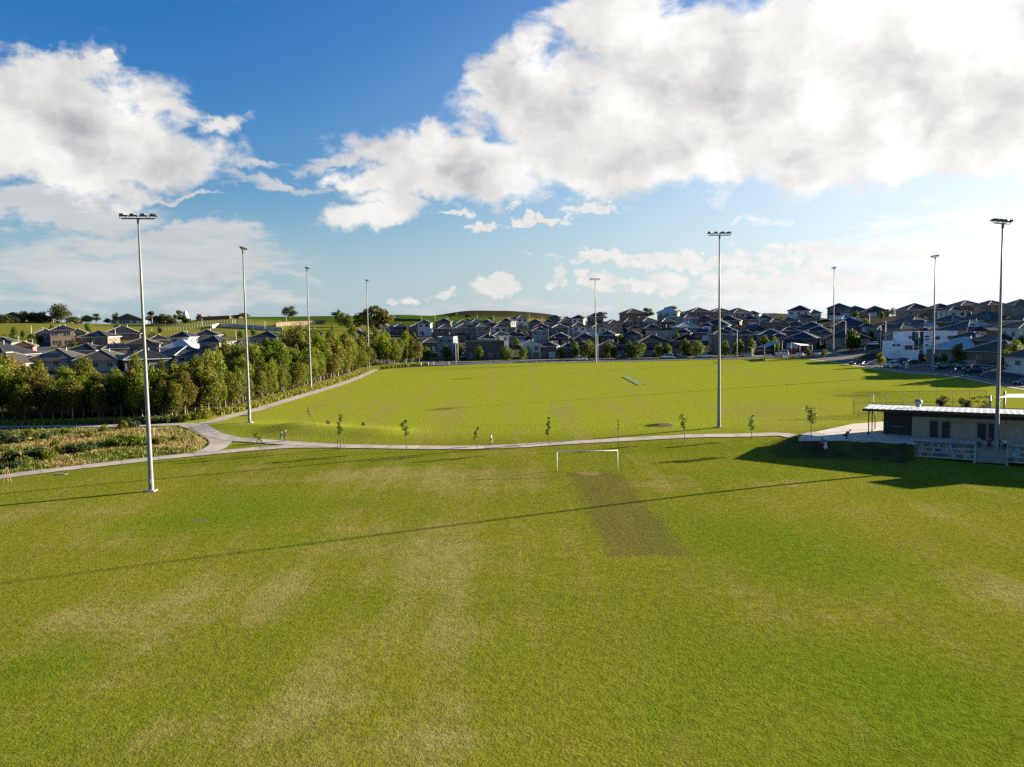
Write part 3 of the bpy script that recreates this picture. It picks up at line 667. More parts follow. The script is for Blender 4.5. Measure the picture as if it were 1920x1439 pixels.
# ------------------------------------------------------------------ tree belt on the left
_tone = [('olive', gum_b), ('bright green', gum_c), ('mid green', gum_a)]
BELT = []
for ti, (tn, lm) in enumerate(_tone):
    for v in range(4):
        sd = 100+ti*10+v; hh = [9.2, 7.6, 9.8, 8.6][v]; ww = [4.6, 5.2, 4.0, 5.0][v]
        cl = oval_clumps(sd, hh, ww, hh*[.24, .3, .20, .34][v], 17, .8)
        BELT.append((tn, tree_proto('belt_tree', cl, 3600, .16, lm, hh*.82, .14, bark, sd, inner=.5)))
front_px = [(-230, 799), (-100, 798), (0, 797), (80, 796), (160, 794), (250, 791), (330, 789), (385, 781), (430, 773), (480, 760), (540, 742.5), (600, 725), (660, 706), (692, 693.5), (735, 688.5), (770, 686), (797, 684)]
FL = smooth_line([tuple(at(*p)) for p in front_px], .5)
_cum = np.concatenate([[0], np.cumsum(np.linalg.norm(np.diff(FL, axis=0), axis=1))])
_Tn = np.gradient(FL, axis=0); _Tn /= np.linalg.norm(_Tn, axis=1)[:, None]
LAND = [('nearest left floodlight mast', 274), ('second left floodlight mast', 465), ('third left floodlight mast', 582), ('fourth left floodlight mast', 691), ('street end of the belt', 812)]
rows = [('front row', 1.6, 3.5), ('second row', 5.2, 3.6), ('third row', 9.6, 4.3), ('fourth row', 14.2, 4.8), ('back row', 20.0, 5.4)]
r = random.Random(21)
for rn, off, sp in rows:
    s = r.uniform(0, 2); items = []
    while s < _cum[-1]:
        i = int(np.clip(np.searchsorted(_cum, s), 0, len(FL)-1)); p = FL[i]; nrm = np.array([-_Tn[i][1], _Tn[i][0]])
        q = p+nrm*(off+r.uniform(-1.3, 1.3)+0.6)
        fr = s/_cum[-1]
        s += sp*r.uniform(.75, 1.3)
        zz = h(q[0], q[1]); px, py = proj(q[0], q[1], zz+4)
        if px < -90 or px > 808: continue
        if off > 12 and px > 742: continue
        if off > 17 and px > 700: continue
        if rn == 'front row' and r.random() < .05: continue
        sc = r.uniform(.74, 1.18)*(1.0 if fr < .5 else 1.0+.25*min(1, (fr-.5)/.2))*(1.0 if px < 720 else .93)
        if rn == 'front row': sc *= .88
        w = (.30, .25, .45) if fr < .45 else (.25, .40, .35)
        ti = r.choices([0, 1, 2], w)[0]; pi = ti*4+r.randrange(4)
        items.append((px, q, zz, sc, pi, r.uniform(0, 6.28)))
    items.sort(key=lambda a: a[0])
    for k, (px, q, zz, sc, pi, rz) in enumerate(items):
        li = min(range(len(LAND)), key=lambda j: abs(LAND[j][1]-px)); lx = LAND[li][1]
        if px < lx: n_ = sum(1 for b in items if px <= b[0] < lx); side_ = 'left of'
        else: n_ = sum(1 for b in items if lx <= b[0] <= px); side_ = 'right of'
        tn = BELT[pi][0]
        place_tree(BELT[pi][1], (q[0], q[1], zz-.1), rz, sc, f"{tn} tree, belt {rn}, {ORD[n_-1]} {side_} the {LAND[li][0]}", 'tree', 'trees of the belt beside the path', sc*r.uniform(.88, 1.22))

# undergrowth strip beside the diagonal path, meadow grass
def scatter_blades(name, P, size, material, seed, hgt, label=None, lean=.35, n_per=3):
    r = np.random.default_rng(seed); n = len(P)*n_per
    B = np.repeat(P, n_per, 0)+r.normal(size=(n, 3))*np.array((.25, .25, 0)); a = r.random(n)*6.283
    w = size*(.5+r.random(n)); t = np.stack([np.cos(a), np.sin(a), 0*a], -1)*w[:, None]
    hh = hgt*(.5+.9*r.random(n)); L = r.normal(size=(n, 3))*lean; L[:, 2] = 1
    tip = B+L*hh[:, None]
    V = np.stack([B-t, B+t, tip+t*.35, tip-t*.35], 1).reshape(-1, 3)
    me = bpy.data.meshes.new(name); me.vertices.add(4*n); me.vertices.foreach_set('co', V.ravel()); me.loops.add(4*n); me.loops.foreach_set('vertex_index', np.arange(4*n))
    me.polygons.add(n); me.polygons.foreach_set('loop_start', np.arange(0, 4*n, 4)); me.polygons.foreach_set('loop_total', np.full(n, 4)); me.materials.append(material); me.update()
    return tag(link(name, me), label, kind='stuff')
verge_l = mat_leaf('verge_grass', (0.13, 0.15, 0.02), (0.20, 0.20, 0.035), None, .3)
tan_l = mat_leaf('dry_grass', (0.20, 0.155, 0.065), (0.34, 0.26, 0.12), None, .3)
green_l = mat_leaf('meadow_green', (0.065, 0.095, 0.014), (0.16, 0.175, 0.03), None, .3)
g = np.random.default_rng(5)
pts = []
for i in range(0, len(FL)):
    if not (at(345, 790).x < FL[i][0] or FL[i][1] > 142): continue
    nrm = np.array([-_Tn[i][1], _Tn[i][0]])
    for _ in range(16):
        q = FL[i]+nrm*g.uniform(-1.4, 1.4)+g.normal(size=2)*.3; pts.append((q[0], q[1]))
pts = np.array(pts); P3 = np.c_[pts, H(pts[:, 0], pts[:, 1])]
scatter_blades('verge_grass', P3, .16, verge_l, 3, .7, 'yellow green tufts along the edge of the diagonal path')
lo = SCRUB.min(0); hi = SCRUB.max(0); lo[0] = max(lo[0], -112)
q = g.random((60000, 2))*(hi-lo)+lo; q = q[inside_d(q[:, 0], q[:, 1], SCRUB) > .9]
nz = np.array([math.sin(a*.23+1.3*math.sin(b*.19))*math.cos(b*.31+.7*math.sin(a*.11)) for a, b in q])
P3 = np.c_[q, H(q[:, 0], q[:, 1])]
scatter_blades('dry_meadow_grass', P3[nz > -.15][:9000], .06, tan_l, 4, .30, 'tall dry tan grass of the unmown meadow')
scatter_blades('green_meadow_grass', P3[nz < .0][:6000], .08, green_l, 6, .34, 'tall green weeds of the unmown meadow')

# bushes of the meadow and along the belt
BUSH = []
for v in range(5):
    r2 = random.Random(300+v); cl = []
    for k in range(9):
        a = r2.uniform(0, 6.28); d = r2.uniform(.1, 1.0); rr = r2.uniform(.38, .65); cl.append((d*math.cos(a), d*math.sin(a)*.8, .35+r2.uniform(0, .75)*(1.15-d*.6), rr, rr, rr*.9))
    lm = [dark_l, green_l, gum_a, dark_l, gum_b][v]
    BUSH.append(tree_proto('bush', cl, 900, .11, lm, .9, .05, bark_dark, 310+v, nb=5, fork=.15, inner=.45))
bl = [(12, 828, 2.0, 3), (30, 833, 1.8, 0), (52, 822, 1.7, 4), (80, 826, 1.6, 0), (20, 866, 1.8, 3), (45, 872, 1.5, 1), (66, 862, 2.2, 0), (88, 864, 1.9, 2), (10, 848, 1.3, 1), (150, 850, 2.0, 0), (165, 846, 1.5, 3), (120, 848, 1.5, 1), (215, 838, 1.6, 2), (235, 832, 2.1, 1), (258, 836, 2.0, 2), (290, 835, 1.5, 2),
      (228, 806, 1.7, 4), (245, 803, 1.9, 3), (200, 811, 1.5, 4), (125, 815, 1.3, 4), (170, 822, 1.2, 4), (330, 826, .9, 4), (25, 880, 1.4, 0), (100, 838, 1.2, 4)]
names = ['dark', 'green', 'mid green', 'dark', 'olive']
for i, (px, py, s, v) in enumerate(sorted(bl)):
    p = at(px, py); nn = sum(1 for b in sorted(bl)[:i+1] if names[b[3]] == names[v])
    place_tree(BUSH[v], (p.x, p.y, p.z-.1), i*1.7, s*.66, f"low {names[v]} bush in the unmown meadow, {ORD[nn-1]} {names[v]} one from left", 'bush', 'bushes in the meadow')
ul = [(345, 791, 1.1, 2), (362, 788, 1.3, 2), (318, 793, 1.0, 0), (378, 785, 1.5, 4), (300, 794, 1.1, 0), (280, 795, 1.0, 3), (405, 779, 1.2, 4), (448, 768, 1.0, 1), (465, 763, 1.0, 1), (500, 754, .9, 1), (420, 776, 1.0, 1)]
for i, (px, py, s, v) in enumerate(sorted(ul)):
    p = at(px, py); nn = i
    place_tree(BUSH[v], (p.x, p.y, p.z-.1), i*2.1, s, f"{names[v]} shrub at the tree belt foot, {ORD[nn]} from the meadow along the path", 'bush', 'shrubs at the foot of the belt')

# ------------------------------------------------------------------ saplings along the path
def sapling(px, py, hpx, wpx, kind, seed, label, lean=0.0, stakes=0, bare=.45):
    p = at(px, py); sc = p.y/FPX; hh = hpx*sc; ww = wpx*sc; r2 = random.Random(seed)
    root = empty('sapling', p); b = MB()
    top = Vector((lean*hh, 0, hh*.97)); pts = [top*(k/6)+Vector((r2.uniform(-.04, .04), r2.uniform(-.04, .04), 0))*(1 if k else 0) for k in range(7)]
    b.tube(pts, [.05-.006*k for k in range(7)], 6)
    cl = []
    n = {'round': 7, 'open': 6, 'thin': 5, 'bare': 3}[kind]
    for k in range(n):
        f = bare+(1-bare)*(k+.6)/n; a = r2.uniform(0, 6.28); d = ww*.28*r2.uniform(.3, 1.0)
        rr = ww*({'round': .26, 'open': .19, 'thin': .16, 'bare': .1}[kind])*r2.uniform(.8, 1.25)
        c = (top.x*f+d*math.cos(a), d*math.sin(a), hh*f, rr, rr, rr*1.1); cl.append(c)
        b.tube([top*(f*.82), Vector(c[:3])], [.022, .008], 4)
    b.build('trunk', bark_dark, root)
    link('crown', leaf_mesh('crown', cl, {'round': 520, 'open': 300, 'thin': 170, 'bare': 40}[kind], .10, street_l if kind != 'thin' else gum_b, seed, inner=.2), root)
    for k in range(stakes):
        sx = (-.45, .45, 0)[k]; q = MB(); q.box((sx, .1*k, .75), (.06, .06, 1.5)); q.build('stake', timber, root)
    tag(root, label, 'sapling', 'saplings along the path'); return root
sapling(494, 852, 42, 24, 'thin', 1, 'leaning yellow green sapling with stakes in front of the path fork', -.35, 2, .45)
sapling(591, 797, 34, 14, 'bare', 2, 'bent nearly bare sapling on top of the grass bank', -.42, 0, .5)
sapling(639, 843, 66, 20, 'open', 3, 'tall uneven sapling with three stakes beside the path below the bank', -.02, 3, .42)
sapling(763, 846, 58, 24, 'open', 4, 'sapling with dark leafy top beside the path, between stakes sapling and walker', -.06, 0, .5)
sapling(895, 847, 46, 20, 'thin', 5, 'thin half bare sapling just left of the lone walker', -.08, 0, .5)
sapling(1030, 844, 62, 16, 'open', 6, 'slim upright sapling above the left goal post', -.02, 0, .45)
sapling(1159, 838, 52, 8, 'bare', 7, 'bare stick of a sapling behind the right goal post', 0, 0, .6)
sapling(1285, 829, 52, 22, 'open', 8, 'leafy sapling beside the path left of the middle floodlight mast', -.1, 0, .45)
sapling(1410, 824, 44, 22, 'open', 9, 'small leafy sapling beside the path right of the middle floodlight mast', -.02, 0, .38)
sapling(1521, 823, 58, 25, 'round', 10, 'round headed young tree at the left end of the concrete apron', -.04, 0, .55)

# ------------------------------------------------------------------ street and garden trees
STREET = []
for v in range(4):
    cl = oval_clumps(400+v, [5.2, 4.6, 5.6, 4.9][v], [3.6, 3.4, 3.5, 4.2][v], 1.0, 11, .6)
    STREET.append(tree_proto('street_tree', cl, 1500, .19, street_l, 3.8, .1, bark_dark, 410+v, inner=.5))
st = [(800, 676, 1.0), (836, 675, 1.25), (897, 676, 1.05), (950, 677, 1.1), (981, 675.5, 1.0), (1053, 675, 1.0), (1078, 674, 1.2), (1104, 674, 1.4), (1142, 673, 1.25), (1152, 673.5, 1.1), (1182, 672.5, 1.15), (1197, 672, 1.2), (1237, 671.5, 1.0), (1253, 671, 1.1), (1286, 670.5, 1.25), (1306, 670, 1.2), (1360, 669, 1.1), (1386, 668.5, 1.3), (1410, 668, 1.15), (1452, 662, 1.2)]
for i, (px, py, s) in enumerate(st):
    p = at(px, py)
    place_tree(STREET[i % 4], p, i*1.3, s, f"rounded street tree on the verge facing the far end of the field, {ORD[i]} from left", 'tree', 'street trees facing the field')
gt = [(1598, 661, 1.6, 1, 'tall dark cone shaped tree in front of the beige houses left of the white house'), (1651, 688, .75, 0, 'small bushy tree at the street corner below the white house'), (1684, 668, .45, 2, 'small dark tree in front of the white boundary wall'), (1672, 667, .8, 3, 'yellow green shrub left of the white boundary wall'),
      (1797, 684, 1.05, 0, 'loose dark green tree in front of the pale metal roofed house'), (1770, 688, .72, 1, 'yellowish low tree beside the third right floodlight mast'), (1836, 678, .85, 3, 'yellow tinged tree over the parked dark blue ute'), (1901, 690, 1.25, 0, 'big bushy tree beside the nearest right floodlight mast'), (1889, 697, 1.0, 3, 'low spreading street tree below the big bushy one'), (1758, 676, .5, 2, 'small shrub at the corner of the pale metal roofed house'),
      (1915, 668, 1.1, 1, 'dense tree at the right end of the brown roofed house'), (1432, 655, 1.0, 2, 'leafy tree behind the blue shade sail'), (1458, 664, .8, 1, 'small yellow green tree under the blue shade sail'), (1515, 668, .5, 0, 'dark bush at the right end of the playground'), (1545, 671, .55, 3, 'low bush beside the far right floodlight mast')]
for i, (px, py, s, v, lb) in enumerate(gt):
    p = at(px, py); place_tree(STREET[v], p, i*1.9+.4, s*1.05, lb, 'tree')
gb = [(1518, 606), (1498, 612), (1575, 605), (1605, 600), (1622, 599), (1664, 590), (1717, 588), (1632, 636), (1662, 634), (1757, 594), (1773, 586), (1730, 622), (1890, 605), (1438, 617), (1470, 614), (1160, 640), (1104, 643), (1055, 655), (968, 652), (880, 668), (858, 665), (805, 655), (820, 660), (75, 645), (20, 644), (62, 653), (60, 640), (44, 632), (340, 646), (300, 625), (150, 628), (655, 618), (645, 612), (595, 640), (635, 606)]
rg = random.Random(11)
for px_ in range(770, 1660, 22):
    gb.append((px_+rg.randint(-8, 8), rg.choice((604, 612, 620, 628, 636, 645))-int(max(0, px_-1150)*.012)))
for px_ in range(1670, 1915, 24): gb.append((px_+rg.randint(-8, 8), rg.choice((580, 592, 604, 615))))
for px_ in range(10, 480, 26): gb.append((px_+rg.randint(-9, 9), rg.choice((622, 632, 641, 652))))
gb = list({q[0]: q for q in gb}.values())
for i, (px, py) in enumerate(sorted(gb)):
    p = at(px, py+2); s = .7+.3*((i*7) % 5)/5
    if px in (635, 645, 655): s = 1.7
    zn = 0 if px < 700 else 1 if px < 1115 else 2 if px < 1348 else 3 if px < 1562 else 4; zx = (0, 700, 1115, 1348, 1562)[zn]
    lab = f"garden tree among {('houses behind the tree belt', 'houses left of far middle mast', 'houses left of middle mast', 'houses right of middle mast', 'houses right of far right mast')[zn]}, {ORD[sum(1 for q in sorted(gb)[:i] if q[0] >= zx)]} from left"
    place_tree(STREET[(i*3) % 4], p, i*2.3, s, lab, 'tree', 'garden trees among the houses')

# ------------------------------------------------------------------ trees on the ridges
HILL = []
for v in range(4):
    cl = spread_clumps(500+v, [10, 9, 11, 8][v], [12, 10, 9, 11][v], [.8, 1.8, 2.6, .6][v], [24, 18, 16, 22][v])
    HILL.append(tree_proto('hill_tree', cl, 2600, .36, hill_l, [7, 6.5, 8, 5.6][v], .32, bark, 510+v, nb=8, inner=.35))
ht = [(-40, 608, 26, 50, 0), (4, 606, 17, 26, 3), (18, 606, 16, 22, 1), (45, 605, 22, 30, 0), (62, 605, 20, 26, 3), (80, 606, 22, 30, 0), (112, 607, 37, 52, 0), (136, 607, 14, 30, 3), (161, 606, 16, 22, 3), (180, 606, 20, 18, 2), (202, 607, 12, 14, 1), (219, 606, 22, 19, 0), (285, 610, 27, 22, 2), (308, 610, 22, 30, 0), (322, 611, 15, 22, 3), (336, 608, 27, 20, 2), (346, 608, 18, 10, 1), (352, 609, 14, 18, 3), (373, 600, 12, 12, 0), (392, 598, 6, 12, 3), (457, 597, 11, 22, 2),
      (544, 596, 22, 30, 0), (628, 594, 9, 20, 2), (849, 595, 9, 18, 1), (878, 596, 7, 16, 3), (725, 594, 5, 10, 1), (845, 596, 6, 8, 0),
      (1129, 594, 19, 24, 2), (1214, 592, 24, 24, 2), (1258, 581, 28, 40, 2), (1272, 582, 20, 30, 0), (1308, 578, 12, 26, 3), (1342, 576, 8, 9, 1), (1247, 580, 14, 14, 2)]
for i, (px, py, hp, wp_, v) in enumerate(ht):
    p = at(px, py); sc = p.y/FPX; s = wp_*sc/[12, 10, 9, 11][v]; sz = hp*sc/[10, 9, 11, 8][v]
    if px < 250: lb = f"dark ridge tree on the pasture hill, {ORD[i]} from left"
    elif px < 500: lb = f"tree beside the farm buildings on the left ridge, {ORD[i-12]} from left"
    elif px < 1000: lb = f"lone tree on the green crop ridge, {ORD[i-21]} from left"
    else: lb = f"gum tree standing above the hilltop roofs, {ORD[i-27]} from left"
    if (px, py) == (112, 607): lb = 'largest broad crowned tree on the pasture hill at far left'
    place_tree(HILL[v], (p.x, p.y, p.z-.3), i*1.1, s, lb, 'tree', 'trees on the ridges', sz)
# the tall gum with the pale trunk behind the belt
cl = [(-3.2, 0, 13.2, 2.2, 2.2, 1.6), (-4.6, .5, 11.2, 1.6, 1.6, 1.2), (-1, 0, 14.6, 2.0, 2.0, 1.4), (1.2, .6, 15.4, 2.3, 2.3, 1.6), (3.4, 0, 14.2, 2.1, 2.1, 1.7), (4.8, -.5, 12.2, 1.9, 1.9, 1.5), (2.2, 0, 12.6, 2.2, 2.2, 1.8), (.4, -.8, 11.4, 2, 2, 1.8), (3.2, .4, 10.4, 1.8, 1.8, 1.5), (1.0, .3, 9.6, 1.5, 1.5, 1.4), (-2, 0, 11.4, 1.4, 1.4, 1.0)]
tg = tree_proto('gum_tree', cl, 2600, .34, gum_b, 12.0, .5, mat('gum_trunk', (0.42, 0.33, 0.25), .8, .2), 77, .08, 9, .4, .3)
q = atd(697, 318); top = CAM_Z+ray(697, 573).z*318; place_tree(tg, (q.x, q.y, q.z), .3, (top-q.z)/17.0*1.08, 'tall gum with pale trunk rising behind the belt at the fourth left mast', 'tree', None, (top-q.z)/17.0)
# ------------------------------------------------------------------ floodlight masts
lamp_m = mat('lamp_housing', (0.10, 0.105, 0.115), .45, .15, metal=.4)
lens_m = mat('lamp_lens', (0.35, 0.37, 0.40), .15, .1, spec=.6)
def make_mast(p, hgt, head, tilt_aim, label):
    root = empty('floodlight_mast', p)
    b = MB(); n = 10; rings = []
    for z, rr in ((-.2, .29), (0, .28), (hgt*.25, .225), (hgt*.5, .175), (hgt*.75, .13), (hgt, .09)):
        rings.append([(rr*math.cos(6.2832*k/n), rr*math.sin(6.2832*k/n), z) for k in range(n)])
    b.loft(rings, smooth=True)
    b.build('pole', steel, root)
    q = MB(); q.box((0, 0, .03), (1.0, 1.0, .14)); 
    for sx in (-.38, .38):
        for sy in (-.38, .38): q.tube([(sx, sy, .08), (sx, sy, .22)], .035, 6)
    q.build('base_plate', concrete, root)
    q = MB(); q.box((.0, -.30, 1.1), (.18, .05, .55)); q.build('access_door', steel, root)
    c, s_ = math.cos(head), math.sin(head)
    def L(x, y, z): return (x*c-y*s_, x*s_+y*c, hgt+z)
    q = MB(); q.bar(L(-1.65, 0, .05), L(1.65, 0, .05), .13); q.bar(L(0, 0, -.5), L(0, 0, .1), .2); q.build('crossbar', lamp_m, root)
    for k in range(4):
        x = -1.5+k*1.0; g = MB()
        yaw = (k-1.5)*.28
        def W(a, d, e, x=x, yaw=yaw): 
            return L(x+a*math.cos(yaw)-d*math.sin(yaw), a*math.sin(yaw)+d*math.cos(yaw), e)
        rings = []
        for d, wz, hz, zc in ((-.34, .20, .06, .46), (-.18, .32, .13, .44), (.15, .36, .13, .41), (.5, .33, .07, .38), (.72, .26, .02, .36)):
            rings.append([W(-wz, d, zc-hz), W(wz, d, zc-hz), W(wz*.8, d, zc+hz), W(-wz*.8, d, zc+hz)])
        g.loft(rings); lp = g.build('lamp', lamp_m, root)
        g = MB(); g.loft([[W(-.28, .0, .275), W(.28, .0, .275), W(.25, .58, .33), W(-.25, .58, .33)], [W(-.28, .0, .262), W(.28, .0, .262), W(.25, .58, .318), W(-.25, .58, .318)]]); g.build('lens', lens_m, lp)
        g = MB(); g.bar(W(-.38, 0, .42), W(-.38, 0, .1), .05); g.bar(W(.38, 0, .42), W(.38, 0, .1), .05); g.bar(W(-.4, 0, .1), W(.4, 0, .1), .05); g.build('bracket', lamp_m, lp)
    tag(root, label, 'floodlight', 'floodlight masts round the playing fields')
masts = [(284, 921, 260, 404, .18, 'nearest left floodlight mast, standing alone on the near field'), (468, 793, 457, 466, -1.35, 'second left floodlight mast, beside the fork of the paths'), (583, 731, 575, 503, -1.4, 'third left floodlight mast, half hidden among the belt trees'),
    (692, 691, 686, 526, -1.45, 'fourth left floodlight mast, at the far end of the diagonal path'), (1117, 680, 1113.5, 523, 3.2, 'far middle floodlight mast in front of the hillside houses'), (1348, 802, 1348, 437, .12, 'middle floodlight mast beside the footpath above the goal'),
    (1562, 668, 1562, 502, 1.45, 'far right floodlight mast at the playground corner of the field'), (1749, 698, 1750, 480, 1.5, 'right floodlight mast on the roadside kerb before the white house'), (1867.5, 866, 1877, 414, .5, 'nearest right floodlight mast in front of the terrace seating')]
for bx, by, tx, ty, hd, lb in masts:
    p = at(bx, by); r_ = ray(tx, ty); hg = CAM_Z+r_.z*p.y-p.z-.4; make_mast(p, hg, hd, 0, lb)

# ------------------------------------------------------------------ goal
p1 = at(1044.5, 883); p2 = at(1158.5, 883); zg = min(p1.z, p2.z)
root = empty('goal_frame', ((p1.x+p2.x)/2, (p1.y+p2.y)/2, zg)); hw = (p2-p1).length/2
for sx in (-1, 1):
    b = MB(); b.tube([(sx*hw, 0, -.1), (sx*hw, 0, 2.3)], .048, 10); b.build('goal_post', white_paint, root)
b = MB(); b.tube([(-hw-.06, 0, 2.3), (hw+.048, 0, 2.3)], .048, 10); b.build('crossbar', white_paint, root)
tag(root, 'white goal frame without net at the head of the worn strip', 'goal')

# ------------------------------------------------------------------ clubhouse
RZ = math.atan2(BA[1], BA[0])
def s_of(px, t=0.0):
    k = (px-CX)/FPX; ox, oy = BO+BN*t
    return (k*oy-ox)/(BA[0]-k*BA[1])
ap = APRON
b = MB(); n = len(ap); b.add([(x, y, BZ+.06) for x, y in ap]+[(x, y, BZ-.12) for x, y in ap], [tuple(range(n)), tuple(range(2*n-1, n-1, -1))]+[(i, i+n, (i+1) % n+n, (i+1) % n) for i in range(n)])
apron = b.build('paving', mat('apron_concrete', (0.46, 0.42, 0.37), .88, .12, .4, bump=.1, bscale=5)); tag(apron, kind='structure')
beige = mat_brick('beige_brick', (0.37, 0.275, 0.185)); darkclad = mat('dark_cladding', (0.055, 0.045, 0.04), .8, .15, 4)
club_roof = mat_roof('ribbed_metal_roof', (0.62, 0.62, 0.60), .38, .35, .36, ribs=True)
door_m = mat('dark_door', (0.028, 0.026, 0.026), .55, .2)
club = empty('clubhouse', (BO[0], BO[1], BZ+.06), RZ)
b = MB(); b.box((13, 2.6, 1.3), (26, 5.2, 2.6)); b.build('wall', beige, club)
b = MB(); b.box((13, 2.62, 2.95), (26.02, 5.26, .7)); b.build('frieze', darkclad, club)
b = MB(); b.box((-1.76, 3.0, 1.65), (3.5, 4.4, 3.3)); 
for k in range(14): b.box((-3.45+k*.26, .79, 1.6), (.03, .03, 3.1))
cr = b.build('kiosk_room', darkclad, club)
b = MB(); x0 = s_of(1678, .8); x1 = s_of(1696, .8); b.box(((x0+x1)/2, .75, 1.75), (x1-x0, .12, 1.15)); wn = b.build('serving_window', door_m, club)
b = MB(); b.box(((x0+x1)/2, .62, 1.12), (x1-x0+.2, .35, .07)); b.build('counter', steel, wn)
b = MB(); zr = 3.34
def roofz(y): return zr+.26-(y+2.0)*.03
vs = []
xs_ = [-5.7+i*.36 for i in range(93)]
for i, x in enumerate(xs_):      # corrugated sheet: ribs along the depth of the roof
    up = .035 if i % 2 else 0.0
    vs += [(x, -2.05, roofz(-2.05)+up), (x, 6.2, roofz(6.2)+up)]
b.add(vs, [(2*i, 2*i+2, 2*i+3, 2*i+1) for i in range(len(xs_)-1)]); b.box((10.8, 2.07, zr+.02), (32.9, 8.2, .1)); rf = b.build('roof', club_roof, club)
b = MB(); xr = xs_[-1]
b.box(((xr-5.7)/2, -2.08, zr+.1), (xr+5.7, .06, .34)); b.box((-5.73, 2.07, zr+.05), (.06, 8.3, .3)); b.box(((xr-5.7)/2, 6.22, zr), (xr+5.7, .06, .3)); b.build('fascia', darkclad, rf)
for k, y in enumerate((-1.1, 2.4, 5.6)):
    b = MB(); b.tube([(-5.1, y, 0), (-5.1, y, zr)], .07, 8); b.build('post', dark_steel, club)
for a, c in ((1748, 1763), (1771, 1786), (1838, 1854), (1859, 1875), (1930, 1950)):
    x0 = s_of(a); x1 = s_of(c); b = MB(); b.box(((x0+x1)/2, -.02, 1.04), (x1-x0, .1, 2.08)); d_ = b.build('door', door_m, club)
    b = MB(); b.box(((x0+x1)/2, -.04, 2.14), (x1-x0+.25, .12, .1)); b.box((x0-.05, -.04, 1.05), (.09, .12, 2.1)); b.box((x1+.05, -.04, 1.05), (.09, .12, 2.1)); b.build('door_frame', mat('door_frame', (.25, .21, .17), .7), d_)
    b = MB(); b.tube([(x1-.25, -.1, .95), (x1-.25, -.1, 1.15)], .02, 6); b.build('handle', steel, d_)
xv = s_of(1725, 3.0); b = MB(); b.tube([(xv, 3, roofz(3)), (xv, 3, roofz(3)+.45)], .28, 12)
b.loft([[(xv+rr*math.cos(k*.3927), 3+rr*math.sin(k*.3927), roofz(3)+z) for k in range(16)] for z, rr in ((.42, .34), (.6, .48), (.82, .5), (1.02, .4), (1.14, .2))], smooth=True); b.build('roof_vent', steel, rf)
b = MB(); b.box((xv, .8, roofz(.8)+.06), (.95, 3.6, .06)); b.build('roof_panel', mat('clear_panel', (.66, .68, .68), .25, .05), rf)
tag(club, 'long low beige brick clubhouse under a ribbed pale metal roof', 'clubhouse')
# unseen brick blocks added out of view, shaped to throw the far right shade
caster = empty('shade_caster', (71.8, 95.4, .4)); b = MB()
for Q in ([(0, 0), (9, 3.9), (6.2, 7.7), (-2.8, 3.8)], [(7.4, 3.0), (16, -2.1), (23, 1), (14.4, 6.2)]):
    b.loft([[(x, y, z) for x, y in Q] for z in (-.6, 8.0)])
b.build('wall', beige, caster); b = MB()
for Q in ([(-.2, -.2), (9.1, 3.7), (6.2, 8.0), (-3.1, 3.9)], [(7.2, 3.0), (16, -2.4), (23.3, 1), (14.4, 6.4)]):
    b.loft([[(x, y, z) for x, y in Q] for z in (8.0, 8.3)])
b.build('roof', club_roof, caster); tag(caster, 'unseen brick blocks added to cast shade, beyond the terrace seating', 'shade_caster')

# ------------------------------------------------------------------ terrace seating below the clubhouse
ter = empty('terrace_seating', (BO[0], BO[1], BZ+.06), RZ)
stone = mat('sandstone_blocks', (0.30, 0.27, 0.22), .9, .3, 1.2, bump=.5, bscale=5, col2=(0.16, 0.19, 0.20))
stones = [mat('stone_brown', (.20, .15, .10), .9, .3, 1.5), mat('stone_grey', (.25, .26, .26), .9, .25, 1.5), mat('stone_dark', (.12, .115, .10), .9, .3, 1.5), mat('stone_tan', (.27, .22, .165), .9, .25, 1.5)]
sA, sB_ = s_of(1834, -5.5), s_of(1895, -5.5)
for x0, x1 in ((.7, sA), (sB_, 26)):
    for k in range(4):
        y = -4.25-.8*k; z = -.48*k-.02
        b = MB(); b.box(((x0+x1)/2, y, z-.07), (x1-x0, .42, .16)); b.build('concrete_tier', concrete if k else timber, ter)
        if k < 3:
            rr = random.Random(k+int(x0)); b = MB(); x = x0
            while x < x1-.3:
                L_ = min(rr.uniform(.28, .62), x1-x); b.cur = rr.randrange(4); b.box((x+L_/2, y-.3-rr.uniform(0, .12), z-.32), (L_-.04, .75, .34)); x += L_
            b.build('stone_face', stones, ter)
            b = MB(); b.box(((x0+x1)/2, y-.35, z-.50), (x1-x0, .8, .05)); b.build('tread', concrete, ter)
b = MB(); 
for k in range(9): b.box(((sA+sB_)/2, -4.3-.29*k, -.1-.2*k), (sB_-sA-.3, .34, .2))
stp = b.build('stair', mat('step_concrete', (.24, .22, .19), .85, .12, 1), ter)
for x in (sA, sB_, .5):
    b = MB(); b.loft([[(x-.14, -4.0, -.1), (x+.14, -4.0, -.1), (x+.14, -4.0, -2.2), (x-.14, -4.0, -2.2)], [(x-.14, -4.4, .06), (x+.14, -4.4, .06), (x+.14, -4.4, -2.2), (x-.14, -4.4, -2.2)], [(x-.14, -6.95, -1.62), (x+.14, -6.95, -1.62), (x+.14, -6.95, -2.3), (x-.14, -6.95, -2.3)]]); b.build('wing_wall', concrete, ter)
tag(ter, 'concrete and sandstone terrace seating with stairs below the clubhouse', 'terrace')

